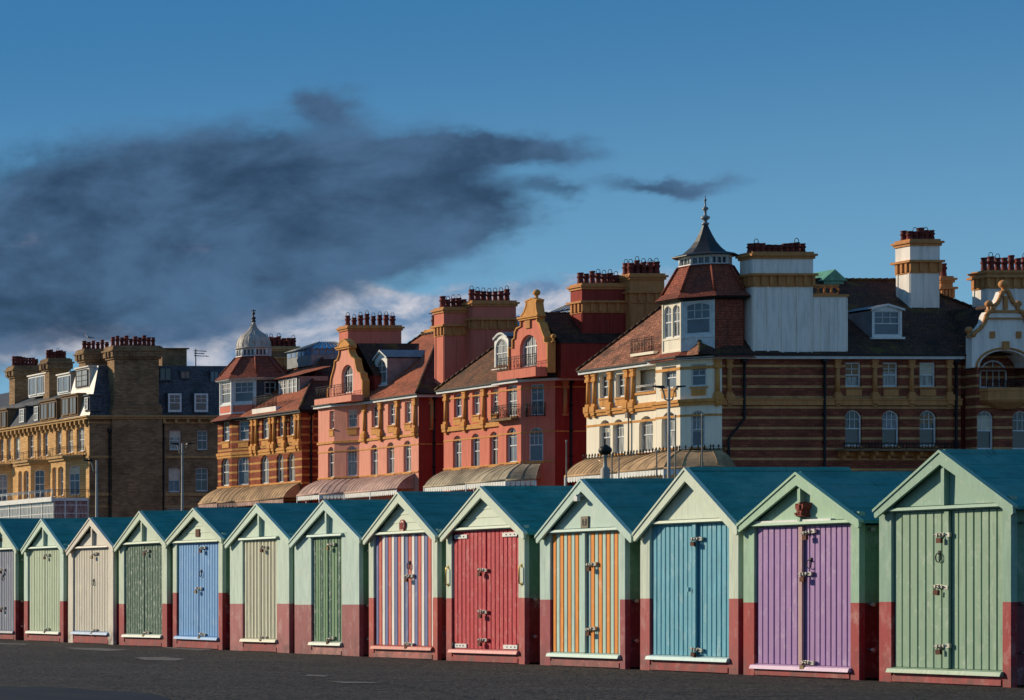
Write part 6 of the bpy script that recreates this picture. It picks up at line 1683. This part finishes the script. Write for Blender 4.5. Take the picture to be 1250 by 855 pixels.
# ------------------------------------------------------------------ sun and sky
SUN = Vector((-1.0, 1.22, 0.60)).normalized()
sd = bpy.data.lights.new('sun', 'SUN'); so = bpy.data.objects.new('sun', sd); link(so)
sd.energy = 5.0; sd.angle = R(0.5); sd.color = (1.0, 0.85, 0.63)
so.rotation_euler = (-SUN).to_track_quat('-Z', 'Y').to_euler()
so.location = (-30, 40, 40)
world = bpy.data.worlds.new('World'); scene.world = world; world.use_nodes = True
wt = NT.__new__(NT); wt.t = world.node_tree; wt.n = wt.t.nodes; wt.l = wt.t.links
wt.n.clear()
outw = wt.n.new('ShaderNodeOutputWorld'); bg = wt.n.new('ShaderNodeBackground'); bg.inputs[1].default_value = 0.1
sky = wt.n.new('ShaderNodeTexSky'); sky.sky_type = 'NISHITA'; sky.sun_disc = False
sky.sun_elevation = math.asin(SUN.z); sky.sun_rotation = math.atan2(SUN.x, SUN.y)
sky.air_density = 1.0; sky.dust_density = 0.3; sky.ozone_density = 3.0
tc = wt.n.new('ShaderNodeTexCoord'); sep = wt.n.new('ShaderNodeSeparateXYZ'); wt.l.new(tc.outputs['Generated'], sep.inputs[0])
hyp = wt.math('SQRT', wt.math('ADD', wt.math('MULTIPLY', sep.outputs[0], sep.outputs[0]), wt.math('MULTIPLY', sep.outputs[1], sep.outputs[1])))
el = wt.math('ARCTAN2', sep.outputs[2], hyp)                     # elevation, radians
az = wt.math('ARCTAN2', sep.outputs[0], sep.outputs[1])          # bearing from +Y, radians
def AE(px, py):
    X, Z = (px+VPX)/F, (HY-py)/F
    return math.atan2(X, 1.0), math.atan2(Z, math.hypot(X, 1.0))
cmb = wt.n.new('ShaderNodeCombineXYZ'); wt.l.new(az, cmb.inputs[0]); wt.l.new(el, cmb.inputs[1])
P = cmb.outputs[0]
nz = wt.noise(wt.mapping(P, (12, 20, 1)), 1.6, 7, 0.58, 0.3)
nzb = wt.noise(wt.mapping(P, (36, 58, 1)), 1.2, 6, 0.6, 0.3)
w1 = wt.noise(wt.mapping(P, (14, 26, 1)), 1.0, 5, 0.6); w2 = wt.noise(wt.mapping(P, (15, 24, 2)), 1.3, 5, 0.6)
azw = wt.math('ADD', az, wt.math('MULTIPLY', wt.math('SUBTRACT', w1, 0.5), 0.07))
elw = wt.math('ADD', el, wt.math('MULTIPLY', wt.math('SUBTRACT', w2, 0.5), 0.034))
def ell(px, py, rx, ry, amp=1.0):
    a, e = AE(px, py); a2, _ = AE(px+rx, py); _, e2 = AE(px, py-ry)
    da = wt.math('DIVIDE', wt.math('SUBTRACT', azw, a), abs(a2-a)); de = wt.math('DIVIDE', wt.math('SUBTRACT', elw, e), abs(e2-e))
    d = wt.math('ADD', wt.math('MULTIPLY', da, da), wt.math('MULTIPLY', de, de))
    return wt.math('MULTIPLY', wt.math('EXPONENT', wt.math('MULTIPLY', d, -1.2)), amp)
def union(items):
    o = items[0]
    for i in items[1:]: o = wt.math('ADD', o, i)
    return o
dark = union([ell(230,235,300,80,1.0), ell(60,330,300,110,1.0), ell(400,215,180,55,0.6), ell(420,300,150,60,0.8), ell(590,192,140,24,0.95), ell(835,217,120,15,0.74), ell(395,118,50,30,0.7), ell(90,400,170,40,0.5), ell(670,245,50,14,0.45), ell(520,265,110,40,0.75), ell(340,370,150,40,0.45)])
dm = wt.ramp(wt.math('ADD', dark, wt.math('ADD', wt.math('MULTIPLY', wt.math('SUBTRACT', nz, 0.5), 0.9), wt.math('MULTIPLY', wt.math('SUBTRACT', nzb, 0.5), 0.34))), 0.14, 0.8)
lowb = union([ell(420,402,320,34,1.1), ell(680,360,130,22,0.55), ell(200,428,200,30,1.0), ell(600,390,200,42,0.9), ell(0,296,30,9,0.7), ell(237,297,22,9,0.8)])
lm = wt.ramp(wt.math('ADD', lowb, wt.math('ADD', wt.math('MULTIPLY', wt.math('SUBTRACT', nz, 0.5), 1.0), wt.math('MULTIPLY', wt.math('SUBTRACT', nzb, 0.5), 1.0))), 0.1, 0.7)
scol0 = wt.mix(1.0, sky.outputs[0], (0.62, 0.86, 1.0, 1), 'MULTIPLY')
K = 1/0.1
def W(r, g, b): c = C(r, g, b, K); return (c[0], c[1], c[2], 1)
grad = wt.mix(wt.ramp(el, 0.05, 0.21), W(122,176,210), W(46,114,166))
scol = wt.mix(0.8, scol0, grad)
pale = wt.mix(wt.ramp(nzb, 0.35, 0.7), W(104,134,170), W(222,216,220))
lm = wt.math('MULTIPLY', lm, wt.ramp(lowb, 0.04, 0.3))
c1 = wt.mix(wt.math('MULTIPLY', lm, 0.88), scol, pale)
dcol = wt.mix(wt.ramp(wt.math('ADD', wt.math('MULTIPLY', nz, 0.7), wt.math('MULTIPLY', nzb, 0.3)), 0.32, 0.68), W(36,56,82), W(78,108,142))
c2 = wt.mix(wt.math('MULTIPLY', dm, 0.93), c1, dcol)
back_fill = wt.ramp(sep.outputs[1], 0.15, -0.45)      # unseen sky behind the camera, lightened to add fill on shaded walls
c2 = wt.mix(wt.math('MULTIPLY', back_fill, 0.10), c2, W(214,218,226))
wt.l.new(c2, bg.inputs[0]); wt.l.new(bg.outputs[0], outw.inputs[0])
scene.view_settings.view_transform = 'Standard'; scene.view_settings.look = 'None'
scene.view_settings.exposure = 0; scene.view_settings.gamma = 1
scene.render.engine = 'CYCLES'
